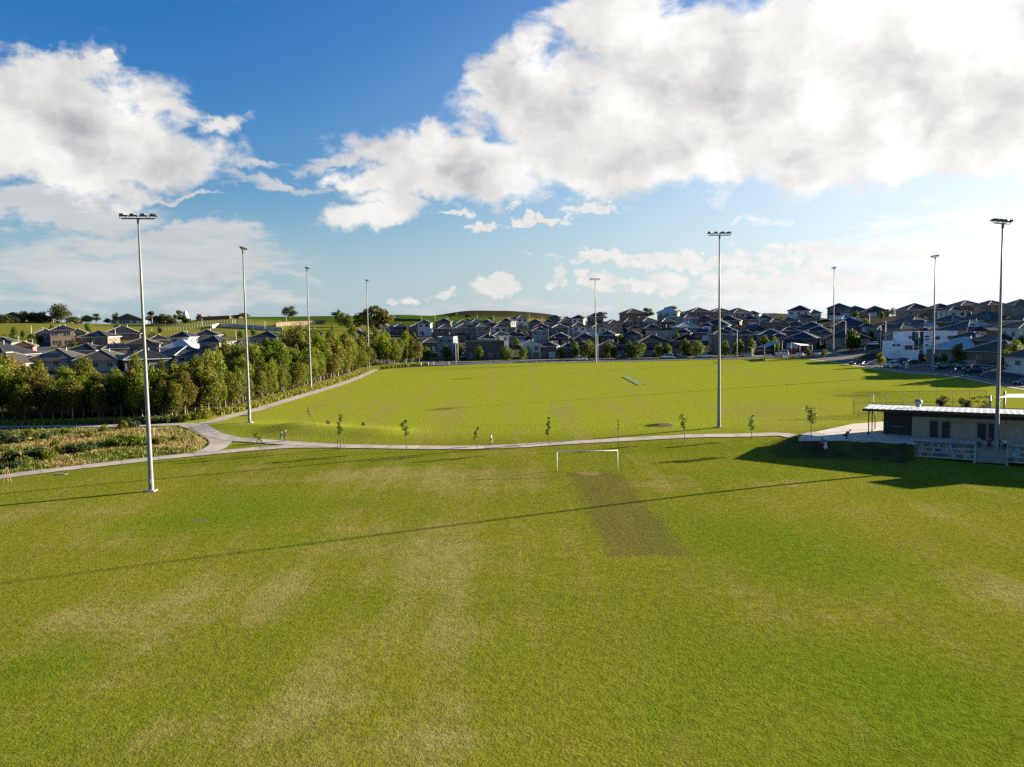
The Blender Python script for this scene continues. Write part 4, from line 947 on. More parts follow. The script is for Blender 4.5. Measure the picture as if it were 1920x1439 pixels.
# ------------------------------------------------------------------ chain fence behind the clubhouse
def wire_mat():
    m = bpy.data.materials.new('chain_mesh'); m.use_nodes = True; t = NT(m.node_tree); b = t.n['Principled BSDF']; b.inputs['Base Color'].default_value = (.06, .065, .06, 1); b.inputs['Roughness'].default_value = .5
    P = t.node('ShaderNodeTexCoord').outputs['Object']; sp = t.node('ShaderNodeSeparateXYZ'); t.l.new(P, sp.inputs[0])
    a = t.math('PINGPONG', t.math('ADD', sp.outputs[0], sp.outputs[2]), .03); c = t.math('PINGPONG', t.math('SUBTRACT', sp.outputs[0], sp.outputs[2]), .03)
    w = t.math('LESS_THAN', t.math('MINIMUM', a, c), .0022); t.l.new(w, b.inputs['Alpha']); return m
wire = wire_mat()
def fence(A, B, hgt, bays, label, wires=True, rails=(1.0, .5, .02), r_=.045, cat='fence'):
    d = B-A; L_ = math.hypot(d.x, d.y); root = empty('chain_fence', A, math.atan2(d.y, d.x))
    zs = [h(A.x+d.x*k/bays, A.y+d.y*k/bays)-A.z for k in range(bays+1)]
    for k in range(bays+1):
        b = MB(); b.tube([(L_*k/bays, 0, zs[k]-.2), (L_*k/bays, 0, zs[k]+hgt)], r_, 6); b.build('fence_post', dark_steel, root)
    for f in rails:
        b = MB()
        for k in range(bays): b.bar((L_*k/bays, 0, zs[k]+hgt*f), (L_*(k+1)/bays, 0, zs[k+1]+hgt*f), .05)
        b.build('rail', dark_steel, root)
    if wires:
        b = MB(); vs = []
        for k in range(bays+1): vs += [(L_*k/bays, .03, zs[k]), (L_*k/bays, .03, zs[k]+hgt)]
        b.add(vs, [(2*k, 2*k+2, 2*k+3, 2*k+1) for k in range(bays)]); b.build('wire_mesh', wire, root)
    return tag(root, label, cat)
A_ = at(1600, 776); B_ = at(1849, 773); hg = 40.5*A_.y/FPX
fence(A_, B_, hg, 8, 'tall dark chain wire fence on the field behind the clubhouse')
# plants and sail behind the clubhouse
for px, py, hp, wp_, lb in ((1767, 778, 36, 29, 'dark purple bush behind the clubhouse roof, taller notched one'), (1811, 778, 32, 27, 'round dark purple bush behind the clubhouse roof')):
    p = zpt(px, py, BZ-.4); z0 = h(*p); sc = p[1]/FPX; ww = wp_*sc; hh = hp*sc; rr = random.Random(px)
    cl = [(rr.uniform(-.3, .3)*ww, rr.uniform(-.3, .3)*ww, hh*(.25+.09*k), ww*.26, ww*.26, ww*.24) for k in range(7)]
    if px == 1767: cl += [(-.05*ww, 0, hh*.9, ww*.14, ww*.14, ww*.16), (.38*ww, 0, hh*.35, ww*.2, ww*.2, ww*.2)]
    t_ = tree_proto('bush', cl, 900, .12, purple_l, hh*.5, .07, bark_dark, px, nb=5, fork=.2, inner=.3); t_.location = (p[0], p[1], z0); tag(t_, lb, 'bush')
p = zpt(1843, 782, BZ-.4); z0 = h(*p)
cl = [(-1.6, 0, 3.0, .5, .4, .16), (-.6, 0, 3.15, .6, .5, .18), (.6, .2, 3.2, .7, .5, .18), (1.3, 0, 3.0, .5, .4, .15), (-.9, 0, 2.5, .5, .4, .16), (.2, 0, 2.4, .6, .5, .3), (.8, 0, 1.9, .6, .5, .35), (-.1, .1, 1.5, .6, .5, .3)]
t_ = tree_proto('feathery_tree', cl, 620, .11, gum_b, 2.9, .07, bark_dark, 5, nb=8, fork=.35, inner=.2); t_.location = (p[0], p[1], z0); tag(t_, 'small tree with flat feathery branches behind the clubhouse', 'tree')
sail_w = mat('white_sail', (0.74, 0.74, 0.72), .7, .03); sail_b = mat('blue_sail', (0.20, 0.30, 0.38), .7, .06)
def sail(name, corners, m, label, posts, post_m=steel, pr=.1):
    """tensioned cloth between four corners, edges curved inwards, corners held by posts"""
    c = [Vector(q) for q in corners]; o0 = sum(c, Vector())/4; g_ = (o0.x, o0.y, h(o0.x, o0.y)); root = empty(name, g_); G = Vector(g_)
    n = 10; b = MB(); vs = []
    for j in range(n+1):
        for i in range(n+1):
            u, v = i/n, j/n; pu = .14*4*v*(1-v); pv = .14*4*u*(1-u)
            uu = u+(0.5-u)*pu; vv = v+(.5-v)*pv
            vs.append(c[0]*(1-uu)*(1-vv)+c[1]*uu*(1-vv)+c[2]*uu*vv+c[3]*(1-uu)*vv-G)
    k = n+1; b.add(vs+[v-Vector((0, 0, .02)) for v in vs], [(j*k+i, j*k+i+1, (j+1)*k+i+1, (j+1)*k+i) for j in range(n) for i in range(n)]+[((j+1)*k+i+k*k, (j+1)*k+i+1+k*k, j*k+i+1+k*k, j*k+i+k*k) for j in range(n) for i in range(n)], True); b.build('canopy', m, root)
    for i in posts:
        out = (c[i]-o0); out.z = 0; q = c[i]+out.normalized()*.5; z0 = h(q.x, q.y); b = MB(); b.tube([Vector((q.x, q.y, z0-.2))-G, q+Vector((0, 0, .35))-G], pr, 8); b.bar(c[i]-G, q-G, .04); b.build('post', post_m, root)
    return tag(root, label, 'shade sail')
def pz(px, py, d): r_ = ray(px, py); return Vector((r_.x*d, d, CAM_Z+r_.z*d))
sail('shade_sail', [pz(1862, 746, 116), pz(1889, 739, 121), pz(1990, 737, 120), pz(1985, 747, 112)], sail_w, 'white shade sail on steel posts behind the clubhouse', (0, 1, 2, 3), steel, .16)
sail('shade_sail', [pz(1416, 652, 272), pz(1434, 653.5, 266), pz(1464, 641.5, 268), pz(1452, 639, 278)], sail_b, 'tilted blue grey shade sail over the playground', (0, 1, 2, 3))
sail('shade_sail', [pz(1485, 643, 280), pz(1500, 648.5, 268), pz(1521, 648.5, 270), pz(1514, 646, 282)], sail_w, 'pale narrow shade sail right of the blue one at the playground', (0, 1, 2, 3))
# low planter fence by the sail
p = zpt(1870, 775, BZ-.4)

# ------------------------------------------------------------------ playground bits
def simple(name, fn, mats, loc, label, cat, group=None, rz=0.0):
    b = MB(); fn(b); return tag(b.build(name, mats, None, loc, rz), label, cat, group)
red_m = mat('red_plastic', (0.42, 0.02, 0.03), .45, .08)
p = at(1487, 669); root = empty('play_tower', p)
b = MB(); b.box((0, 0, .9), (1.2, 1.2, .12)); [b.box((sx, sy, 1.2), (.12, .12, 2.4)) for sx in (-.55, .55) for sy in (-.55, .55)]; b.build('tower_frame', red_m, root)
b = MB(); b.box((0, -.6, 1.35), (1.1, .05, .8)); b.box((.6, 0, 1.35), (.05, 1.1, .8)); b.build('panel', red_m, root)
b = MB(); b.loft([[(-.7, -.7, 2.3), (.7, -.7, 2.3), (.7, .7, 2.3), (-.7, .7, 2.3)], [(-.05, -.05, 3.0), (.05, -.05, 3.0), (.05, .05, 3.0), (-.05, .05, 3.0)]]); b.build('canopy', red_m, root)
b = MB(); b.loft([[(-.3, -.6, .9), (.3, -.6, .9), (.3, -.6, .98), (-.3, -.6, .98)], [(-.3, -2.2, .15), (.3, -2.2, .15), (.3, -2.2, .23), (-.3, -2.2, .23)]]); b.build('slide', steel, root)
tag(root, 'red play tower between the playground shade sails', 'play tower')
for a, c, py, hh, lb in ((1495, 1506, 667.5, .9, 'short white block wall beside the red play tower'), (1514, 1533, 667, .8, 'long pale block wall at the right end of the playground'), (1436, 1447, 668.5, .6, 'low pale stone wall under the blue shade sail')):
    A_ = at(a, py); B_ = at(c, py); L_ = (B_-A_).length
    b = MB(); b.box((L_/2, 0, hh/2-.1), (L_, .35, hh+.2)); b.box((L_/2, 0, hh+.03), (L_+.1, .45, .07)); tag(b.build('low_wall', mat('pale_block', (.55, .53, .49), .85, .12, 1), None, A_, math.atan2(B_.y-A_.y, B_.x-A_.x)), lb, 'wall')
rr = random.Random(3)
for i, (px, py) in enumerate(((1458, 669), (1462, 668), (1466, 669.5), (1454, 668))):
    b = MB(); n = 7; b.loft([[(r0*math.cos(k*.8976)*rr.uniform(.85, 1.15), r0*math.sin(k*.8976)*rr.uniform(.85, 1.15), z) for k in range(n)] for z, r0 in ((-.1, .7), (.25, .75), (.5, .55), (.62, .25))]); tag(b.build('boulder', stone, None, at(px, py), i), 'pale sandstone boulder at the playground edge under the sails', 'boulder', 'boulders at the playground')
# logs along the far edge of the field
fe2 = smooth_line(offs(fe[3:9], 1.6), .5); step = 0; k = 0
log_me = MB(); log_me.box((0, 0, .30), (1.9, .24, .2)); log_me.box((-.7, 0, .1), (.2, .2, .4)); log_me.box((.7, 0, .1), (.2, .2, .4)); log_me = log_me.mesh('barrier_rail', mat('weathered_timber', (.42, .38, .32), .85, .2, 2))
acc = 0
for i in range(1, len(fe2)):
    acc += np.linalg.norm(fe2[i]-fe2[i-1])
    if acc > 2.9:
        acc = 0; t_ = fe2[i]-fe2[i-1]; x, y = fe2[i]; px, py = proj(x, y, 0)
        if px < 905 or px > 1535: continue
        tag(link('barrier_rail', log_me, None, (x, y, h(x, y)), math.atan2(t_[1], t_[0])), 'short low timber rail along the far edge of the playing field', 'barrier', 'timber rails at the far field edge')
bol = MB(); bol.tube([(0, 0, -.2), (0, 0, .95)], .09, 8); bol.tube([(0, 0, .95), (0, 0, 1.02)], [.1, .05], 8); bol = bol.mesh('bollard', white_paint)
for px, py in ((790, 685.5), (803, 685), (813, 684.5), (842, 684), (748, 687), (770, 686.5)):
    tag(link('bollard', bol, None, at(px, py)), 'pale round bollard at the street end near the tree belt', 'bollard', 'bollards at the street end')
pst = MB(); pst.tube([(0, 0, -.2), (0, 0, 1.25)], .05, 6); pst.tube([(0, 0, 1.25), (0, 0, 1.29)], [.06, .02], 6); pst = pst.mesh('kerb_post', dark_steel)
kp = smooth_line([tuple(at(*q)) for q in FIELD_EDGE[9:]], .5); acc = 0
for i in range(1, len(kp)):
    acc += np.linalg.norm(kp[i]-kp[i-1])
    if acc > 4.6: acc = 0; tag(link('kerb_post', pst, None, (kp[i][0]-.6, kp[i][1], h(kp[i][0]-.6, kp[i][1]))), 'thin dark post between the field and the right hand road', 'post', 'posts along the right hand road')
p = at(1649, 808); 
for px, py, hp, lb in ((1610, 783, 10, 'short dark post on the grass left of the clubhouse'), ):
    simple('marker_post', lambda b: (b.tube([(0, 0, -.2), (0, 0, 1.1)], .05, 6), b.box((0, 0, 1.12), (.14, .14, .06))), dark_steel, at(px, py), lb, 'post')
# synthetic cricket strip
q = [at(*c) for c in ((1167, 707.5), (1176, 706), (1210, 722), (1196, 723))]
b = MB(); vs = []
for j in range(13):
    for i in range(3):
        a = q[0].lerp(q[3], j/12); c = q[1].lerp(q[2], j/12); v = a.lerp(c, i/2); vs.append((v.x, v.y, h(v.x, v.y)+.09))
b.add(vs, [(j*3+i, j*3+i+1, j*3+i+4, j*3+i+3) for j in range(12) for i in range(2)])
nv = len(vs); b.add([v for j in range(13) for v in (vs[j*3+2], (vs[j*3+2][0], vs[j*3+2][1], vs[j*3+2][2]-.2))], [(2*j, 2*j+1, 2*j+3, 2*j+2) for j in range(12)])
b.add([v for j in range(13) for v in (vs[j*3], (vs[j*3][0], vs[j*3][1], vs[j*3][2]-.2))], [(2*j, 2*j+2, 2*j+3, 2*j+1) for j in range(12)])
tag(b.build('cricket_pitch', mat('synthetic_turf', (0.13, 0.19, 0.04), .8, .3, .5)), 'narrow green synthetic cricket pitch in the far field', 'cricket pitch')
# orange folding markers on the bank
or_m = mat('orange_mesh', (0.60, 0.20, 0.09), .7, .1)
for px, py, lb in ((615, 795, 'orange folding field marker on the bank, left of two'), (681, 798, 'orange folding field marker on the bank, right of two')):
    p = at(px, py); root = empty('field_marker', p, .2)
    for sx in (-1, 1):
        b = MB(); b.loft([[(-.5, sx*.42, 0), (.5, sx*.42, 0), (.5, sx*.46, 0), (-.5, sx*.46, 0)], [(-.12, 0, .72), (.12, 0, .72), (.12, sx*.04, .74), (-.12, sx*.04, .74)]]); b.build('panel', or_m, root)
    root.scale = (.75,)*3; tag(root, lb, 'marker')
# sign, posts, small box
p = at(310, 783.5); root = empty('path_sign', p); b = MB(); b.tube([(0, 0, -.2), (0, 0, 1.95)], .035, 8); b.build('post', dark_steel, root); b = MB(); b.loft([[(-.22, -.05, 1.3), (.22, -.05, 1.3), (.22, -.08, 1.3), (-.22, -.08, 1.3)], [(-.22, -.05, 1.75), (.22, -.05, 1.75), (.22, -.08, 1.75), (-.22, -.08, 1.75)], [(-.05, -.05, 2.0), (.05, -.05, 2.0), (.05, -.08, 2.0), (-.05, -.08, 2.0)]]); b.build('sign_panel', white_paint, root); tag(root, 'small white sign on a post at the foot of the tree belt', 'sign')
p = at(289, 826); root = empty('marker_post', p); b = MB(); b.tube([(0, 0, -.1), (0, 0, 1.7)], .05, 8); b.build('post', mat('pale_timber', (.50, .44, .34), .8), root); b = MB(); b.tube([(0, 0, 1.7), (0, 0, 1.85)], .06, 8); b.build('cap', white_paint, root); tag(root, 'pale timber marker post in the meadow beside the nearest left mast', 'post')
p = at(1701, 692); root = empty('utility_box', p, .3); b = MB(); b.box((0, 0, .75), (.9, .6, 1.5)); b.build('cabinet', mat('box_grey', (.5, .5, .47), .6), root); b = MB(); b.box((0, 0, 1.54), (1.0, .7, .08)); b.build('lid', white_paint, root); b = MB(); b.box((0, -.31, .75), (.75, .03, 1.2)); b.build('door', mat('box_grey2', (.44, .44, .42), .6), root); tag(root, 'grey utility box on the kerb between field and road', 'utility box')
p = at(14, 905); root = empty('tripod_stakes', p)
for k in range(3): b = MB(); a = k*2.094; b.bar((.45*math.cos(a), .55*math.sin(a), -.1), (.1*math.cos(a), .1*math.sin(a), 1.8), .06); b.build('stake', timber, root)
tag(root, 'leaning timber stakes beside the path at the far left of the near field', 'stakes')
pit_m = mat('weathered_pit_lid', (.13, .12, .10), .9, .25, 2)
simple('drain_cover', lambda b: (b.box((0, 0, .0), (1.5, .8, .1)), b.box((0, 0, .05), (1.1, .5, .04))), pit_m, at(114, 890), 'flat concrete drain cover in the grass below the left path', 'drain cover')
simple('drain_cover', lambda b: (b.box((0, 0, .04), (1.6, .7, .1)), b.box((0, 0, .10), (1.2, .45, .04))), pit_m, at(459, 780), 'small flat concrete pit lid just left of the second left mast', 'drain cover')
# ------------------------------------------------------------------ houses
WALLC = {'brown': (.15, .10, .07), 'dark': (.075, .06, .052), 'beige': (.24, .195, .15), 'white': (.52, .52, .51), 'grey': (.16, .16, .16), 'bluegrey': (.19, .225, .26), 'orange': (.30, .14, .07), 'tan': (.32, .22, .15), 'cream': (.34, .30, .24)}
ROOFC = {'charcoal': (.024, .024, .026), 'slate': (.027, .030, .040), 'brown': (.048, .038, .030), 'grey': (.075, .072, .068), 'metal': (.36, .39, .42), 'white': (.60, .61, .62), 'russet': (.075, .043, .031), 'warm': (.062, .054, .046)}
WNAME = {'bluegrey': 'blue grey', 'orange': 'orange brick', 'brown': 'brown brick', 'dark': 'dark brick', 'tan': 'tan brick'}
RNAME = {'slate': 'blue slate', 'metal': 'pale metal', 'white': 'white metal', 'warm': 'warm grey', 'russet': 'russet'}
def wall_mat(k): return mat_brick('brick_'+k, WALLC[k]) if k in ('brown', 'dark', 'orange', 'tan', 'beige') else mat('render_'+k, WALLC[k], .8, .06, .7)
def roof_mat(k): return mat_roof('roof_'+k, ROOFC[k], .36 if k in ('metal', 'white') else .55, .35 if k in ('metal', 'white') else 0, .34, k in ('metal', 'white'))
cap_m = mat('ridge_cap', (.12, .115, .11), .4, .2, 2); cap_glint = mat('ridge_cap_glint', (.50, .50, .50), .3, .1)  # light caps: sun glint along the ridges painted into their colour
frame_w = mat('window_frame', (.42, .42, .41), .5, .04); garage_w = mat('garage_door', (.50, .51, .52), .5, .05); garage_d = mat('garage_door_dark', (.17, .15, .13), .5, .08)
solar_m = mat('solar_panel', (.012, .016, .035), .12, .2, 4, spec=.7)
OVH = .55
def hip(b, caps, cx, cy, W, D, z0, pitch, ov=OVH, gable=False):
    """hipped (or front gabled) roof over a W x D plan"""
    a, d = W/2+ov, D/2+ov; t_ = .2
    e = [(-a, -d), (a, -d), (a, d), (-a, d)]
    lo = [(cx+x, cy+y, z0-t_) for x, y in e]; hi = [(cx+x, cy+y, z0) for x, y in e]
    if gable: r0, r1 = (0, -d), (0, d); zr = z0+a*pitch
    elif a >= d: r0, r1 = (-(a-d), 0), (a-d, 0); zr = z0+d*pitch
    else: r0, r1 = (0, -(d-a)), (0, d-a); zr = z0+a*pitch
    R0 = (cx+r0[0], cy+r0[1], zr); R1 = (cx+r1[0], cy+r1[1], zr)
    v = lo+hi+[R0, R1]
    f = [(3, 2, 1, 0), (0, 1, 5, 4), (1, 2, 6, 5), (2, 3, 7, 6), (3, 0, 4, 7)]
    if gable: f += [(4, 5, 8), (5, 6, 9, 8), (6, 7, 9), (7, 4, 8, 9)]; lines = [(R0, R1)]
    elif a >= d: f += [(4, 5, 9, 8), (5, 6, 9), (6, 7, 8, 9), (7, 4, 8)]; lines = [(R0, R1), (hi[0], R0), (hi[3], R0), (hi[1], R1), (hi[2], R1)]
    else: f += [(4, 5, 8), (5, 6, 9, 8), (6, 7, 9), (7, 4, 8, 9)]; lines = [(R0, R1), (hi[0], R0), (hi[1], R0), (hi[2], R1), (hi[3], R1)]
    b.add(v, f)
    for p_, q_ in lines: caps.append((p_, q_))
    return zr
_tmp_mesh = {}
def unit_window(frame):
    """shared window meshes, 1 x 1, scaled per opening"""
    k = ('w', frame)
    if k not in _tmp_mesh:
        b = MB(); b.box((0, 0, 0), (1, .08, 1)); _tmp_mesh[k] = b.mesh('window', glass_dark)
        b = MB(); 
        for s in (-1, 1): b.box((s*.5, -.02, 0), (.09, .12, 1.06)); b.box((0, -.02, s*.5), (1.1, .13, .07))
        b.box((0, -.02, 0), (.05, .11, 1.0)); _tmp_mesh[('f', frame)] = b.mesh('frame', frame_w)
    return _tmp_mesh[k], _tmp_mesh[('f', frame)]
def window(root, x, y, z, w, hgt, rz=0.0, frame=True):
    wm, fm = unit_window(True); o = link('window', wm, root, (x, y, z), rz); o.scale = (w, 1, hgt)
    if frame: link('frame', fm, o)
    return o
def make_house(loc, W, D, st, wall, roof, rz=0.0, style='hip', garage='white', Hfix=None, seed=0, detail=2, pale_caps=False, solar=0, front=True):
    r = random.Random(seed); root = empty('house', loc, rz)
    wh = 2.75*st+(.25 if st == 2 else 0); pitch = r.uniform(.40, .48); span = min(W, D)/2+OVH
    if Hfix:
        wh = max(2.3*st, Hfix-span*pitch) if style not in ('flat',) else Hfix
    w = MB(); rb = MB(); caps = []
    w.box((0, 0, wh/2-1.2), (W, D, wh+2.4))
    gx = r.choice((-1, 1)); 
    if style == 'flat':
        rb.box((0, 0, wh+.02), (W-.3, D-.3, .14)); 
        for sx in (-1, 1): w.box((sx*(W/2-.07), 0, wh+.18), (.16, D+.02, .42))
        for sy in (-1, 1): w.box((0, sy*(D/2-.07), wh+.17), (W+.02, .16, .4))
    else:
        hip(rb, caps, 0, 0, W, D, wh, pitch, OVH, style == 'gable')
        if style == 'gable':   # gable walls
            a = W/2; w.add([(-a, -D/2, wh-.01), (a, -D/2, wh-.01), (0, -D/2, wh+a*pitch), (-a, D/2, wh-.01), (a, D/2, wh-.01), (0, D/2, wh+a*pitch)], [(0, 1, 2), (5, 4, 3)])
    fw = min(6.2, W*.46); pr = 1.8
    if front and style != 'flat' and W > 7.5:
        x = gx*(W/2-fw/2-.02); y = -D/2-pr/2+.02; hh = 2.75 if st == 2 else min(wh, 2.75)
        w.box((x, y, hh/2-1.2), (fw, pr, hh+2.4)); hip(rb, caps, x, y-.01+(2.2 if st == 1 else .6), fw, pr+(4.4 if st == 1 else 1.2), hh-.012, pitch*.95, .4, st == 1 and r.random() < .4)
        gy = y-pr/2
    else: gx = 1; x = W*.24; gy = -D/2; hh = 2.75
    w.build('wall', wall_mat(wall), root); ro = rb.build('roof', roof_mat(roof), root)
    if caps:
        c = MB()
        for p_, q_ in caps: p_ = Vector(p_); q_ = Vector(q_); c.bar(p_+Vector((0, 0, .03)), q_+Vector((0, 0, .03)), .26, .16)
        c.build('ridge_cap', cap_glint if pale_caps else cap_m, ro)
        g = MB(); 
        for sx, sy, lx, ly in ((0, -1, W+2*OVH, .1), (0, 1, W+2*OVH, .1), (-1, 0, .1, D+2*OVH), (1, 0, .1, D+2*OVH)): g.box((sx*(W/2+OVH+.04), sy*(D/2+OVH+.04), wh-.1), (lx, ly, .16))
        g.build('gutter', mat('gutter', (.30, .29, .27), .5) if r.random() < .6 else white_paint, ro)
    if garage:
        g = MB(); g.box((x, gy-.02, 1.08), (min(4.8, fw*.82), .1, 2.16)); gd = g.build('garage_door', garage_w if garage == 'white' else garage_d, root)
        for k in range(3): pass
    if detail:
        n = max(2, int(W/3.1)); ys = [] 
        if st == 2:
            for k in range(n):
                xx = -W/2+W*(k+.5)/n; window(root, xx, -D/2-.02, wh-1.35, r.choice((1.0, 1.5, 1.7)), r.choice((1.2, 1.4)), 0, detail > 1)
        for k in range(n):
            xx = -W/2+W*(k+.5)/n
            if garage and abs(xx-x) < fw/2+.5: continue
            window(root, xx, -D/2-.02, 1.45, r.choice((1.1, 1.6, 1.9)), 1.4, 0, detail > 1)
        for sx in (-1, 1):
            for k in range(2):
                yy = -D/2+D*(k+.6)/2.4
                window(root, sx*(W/2+.02), yy, wh-1.35, 1.2, 1.15, math.pi/2*sx, detail > 1)
        xx = -gx*W*.1; 
        g = MB(); g.box((xx, -D/2-.03, 1.05), (1.0, .1, 2.1)); g.build('door', mat('front_door', (.10, .06, .04), .5), root)
        if st == 2 and r.random() < .45:    # porch columns and balcony
            g = MB(); bx = -gx*W*.24; g.box((bx, -D/2-.9, 2.72), (W*.42, 1.8, .2))
            g.build('balcony', frame_w, root)
            for sx in (-1, 1): g = MB(); g.box((bx+sx*W*.19, -D/2-1.65, 1.3), (.34, .34, 2.64)); g.build('column', mat('render_cream', WALLC['cream'], .8, .06), root)
            g = MB(); g.box((bx, -D/2-1.75, 3.25), (W*.42, .06, .9)); g.build('balustrade', mat('tinted_glass', (.12, .14, .15), .15), root)
    if solar and style == 'hip':
        d_ = D/2+OVH; a_ = W/2+OVH; sl = math.atan(pitch)
        for k in range(solar):
            g = MB(); px_ = -min(a_*.4, 2.4)*(solar-1)/2+k*min(a_*.8, 2.6); yy = -d_*.52; zz = wh+(d_-abs(yy))*(pitch)+.12
            if a_ < d_: yy = -d_+a_*.45; zz = wh+a_*.45*pitch+.12
            g.box((px_, yy, zz), (2.4, 2.6, .06), rx=sl); g.build('solar_panel', solar_m, ro)
    v = MB(); v.tube([(W*.15, 0, wh+span*pitch*.6), (W*.15, 0, wh+span*pitch+.35)], .07, 6); v.build('roof_vent', cap_m if r.random() < .5 else white_paint, ro)
    return root
def solve(px, peak, HH, dmin, dmax):
    """distance at which a house of height HH on the terrain shows its ridge at this height of the photograph"""
    best = None
    for d in np.arange(dmin, dmax, 1.5):
        r_ = ray(px, peak); z = CAM_Z+r_.z*d; g_ = h(r_.x*d, d)+HH; e = z-g_
        if best is None or abs(e) < best[0]: best = (abs(e), d)
        if abs(e) < .15: break
    return best[1]
HOUSES = []   # row, x0, x1, ridge y, storeys, wall, roof, style, yaw deg, distance or None, extras
def Hs(row, *a, **k): HOUSES.append((row,)+a+(k,))
F, S, T, U_, RG = 'front row facing the field', 'second row from the field', 'third row from the field', 'fourth row below the ridge', 'ridge row on skyline'
# front row along the far road
Hs(F, 824, 852, 633, 2, 'bluegrey', 'metal', 'flat', 8, 328); Hs(F, 868, 946, 641, 1, 'dark', 'metal', 'flat', -4, 314, garage=None)
Hs(F, 976, 1012, 638, 2, 'white', 'metal', 'gable', -6, 313); Hs(F, 1013, 1047, 641, 1, 'brown', 'brown', 'hip', 10, 314); Hs(F, 1045, 1078, 643, 1, 'grey', 'charcoal', 'hip', -8, 318); Hs(F, 1074, 1108, 640, 1, 'dark', 'brown', 'hip', 6, 314, garage='dark')
Hs(F, 1109, 1172, 639, 1, 'dark', 'slate', 'hip', 0, 314); Hs(F, 1190, 1254, 627.5, 2, 'dark', 'charcoal', 'hip', -4, 314, garage='dark'); Hs(F, 1258, 1316, 626, 2, 'brown', 'charcoal', 'gable', 4, 314)
Hs(F, 1330, 1372, 617, 2, 'grey', 'brown', 'hip', -6, 312); Hs(F, 1374, 1418, 619, 2, 'dark', 'brown', 'hip', 5, 314); Hs(F, 1474, 1540, 622, 1, 'dark', 'slate', 'hip', 18, 312, pale_caps=True); Hs(F, 1545, 1628, 617, 1, 'beige', 'slate', 'hip', 6, 306)
Hs(F, 1630, 1672, 610, 2, 'beige', 'slate', 'hip', -12, 312)
# second row
for a in ((785, 820, 634, 1, 'brown', 'brown'), (900, 928, 626, 2, 'white', 'slate'), (918, 950, 622, 2, 'white', 'charcoal'), (952, 975, 622, 1, 'beige', 'charcoal'), (962, 990, 623, 1, 'grey', 'slate'), (994, 1028, 613, 2, 'bluegrey', 'brown'), (1031, 1071, 624, 1, 'brown', 'charcoal'), (1072, 1120, 625, 1, 'dark', 'slate'), (1122, 1160, 621, 1, 'dark', 'brown'),
          (1163, 1208, 620, 1, 'cream', 'brown'), (1268, 1300, 617, 1, 'dark', 'slate'), (1298, 1332, 615, 1, 'brown', 'slate'), (1420, 1468, 617, 1, 'grey', 'slate'), (1462, 1490, 613, 1, 'dark', 'charcoal'), (1510, 1560, 611, 1, 'brown', 'slate'), (1340, 1385, 612, 1, 'dark', 'slate'), (1385, 1425, 607, 1, 'dark', 'slate')):
    Hs(S, *a, 'hip', (a[0]*37) % 40-20, None, solar=2 if a[0] in (1385, 1298) else 0, pale_caps=a[0] in (1340, 1420, 1510, 1031))
Hs(S, 1212, 1270, 622, 1, 'cream', 'grey', 'flat', 0, None, garage=None)
# third row
for a in ((764, 800, 606, 1, 'brown', 'slate'), (812, 847, 609, 2, 'dark', 'brown'), (847, 893, 606, 2, 'grey', 'charcoal'), (885, 912, 606, 2, 'cream', 'grey'), (925, 944, 607, 2, 'white', 'charcoal'), (1000, 1030, 607, 2, 'dark', 'slate'), (1028, 1064, 608, 2, 'dark', 'slate'), (1067, 1096, 605, 2, 'white', 'brown'), (1101, 1136, 607, 2, 'white', 'slate'), (1142, 1174, 610, 1, 'bluegrey', 'slate'), (1176, 1204, 609, 1, 'beige', 'brown'),
          (1205, 1238, 606, 1, 'dark', 'charcoal'), (1263, 1307, 604, 1, 'bluegrey', 'metal'), (1315, 1378, 598, 1, 'brown', 'charcoal'), (1428, 1470, 596, 2, 'brown', 'charcoal'), (1470, 1514, 602, 1, 'grey', 'brown'), (1552, 1632, 605, 1, 'brown', 'slate'), (1495, 1550, 602, 1, 'dark', 'slate')):
    Hs(T, *a, 'hip', (a[0]*53) % 44-22, None, pale_caps=a[0] in (1495, 1315, 1028))
# upper row
for a in ((705, 732, 605, 1, 'white', 'white'), (734, 760, 607, 1, 'dark', 'slate'), (787, 806, 600, 2, 'white', 'grey'), (816, 848, 597, 2, 'dark', 'charcoal'), (854, 875, 600, 2, 'white', 'slate'), (902, 928, 600, 2, 'dark', 'slate'), (930, 950, 601, 2, 'beige', 'charcoal'), (942, 962, 597, 2, 'grey', 'slate'), (994, 1014, 599, 2, 'grey', 'slate'), (1013, 1040, 599, 2, 'cream', 'brown'), (1040, 1066, 599, 2, 'dark', 'slate'), (1134, 1162, 600, 2, 'beige', 'brown'), (1160, 1190, 597, 2, 'dark', 'slate'),
          (1196, 1228, 596, 2, 'grey', 'slate'), (1229, 1262, 597, 1, 'dark', 'slate'), (1269, 1305, 589, 2, 'bluegrey', 'slate'), (1306, 1340, 592, 1, 'dark', 'charcoal'), (1390, 1425, 592, 1, 'orange', 'slate'), (1342, 1392, 592, 1, 'brown', 'charcoal'), (1460, 1496, 595, 2, 'white', 'grey'), (1496, 1530, 590, 1, 'brown', 'slate'), (1420, 1445, 591, 1, 'white', 'slate'), (1615, 1666, 597, 1, 'grey', 'grey'), (1560, 1604, 590, 1, 'beige', 'metal'), (1610, 1650, 588, 1, 'grey', 'charcoal')):
    Hs(U_, *a, 'hip', (a[0]*29) % 40-20, None, pale_caps=a[0] in (1229, 1615), solar=1 if a[0] == 1560 else 0)
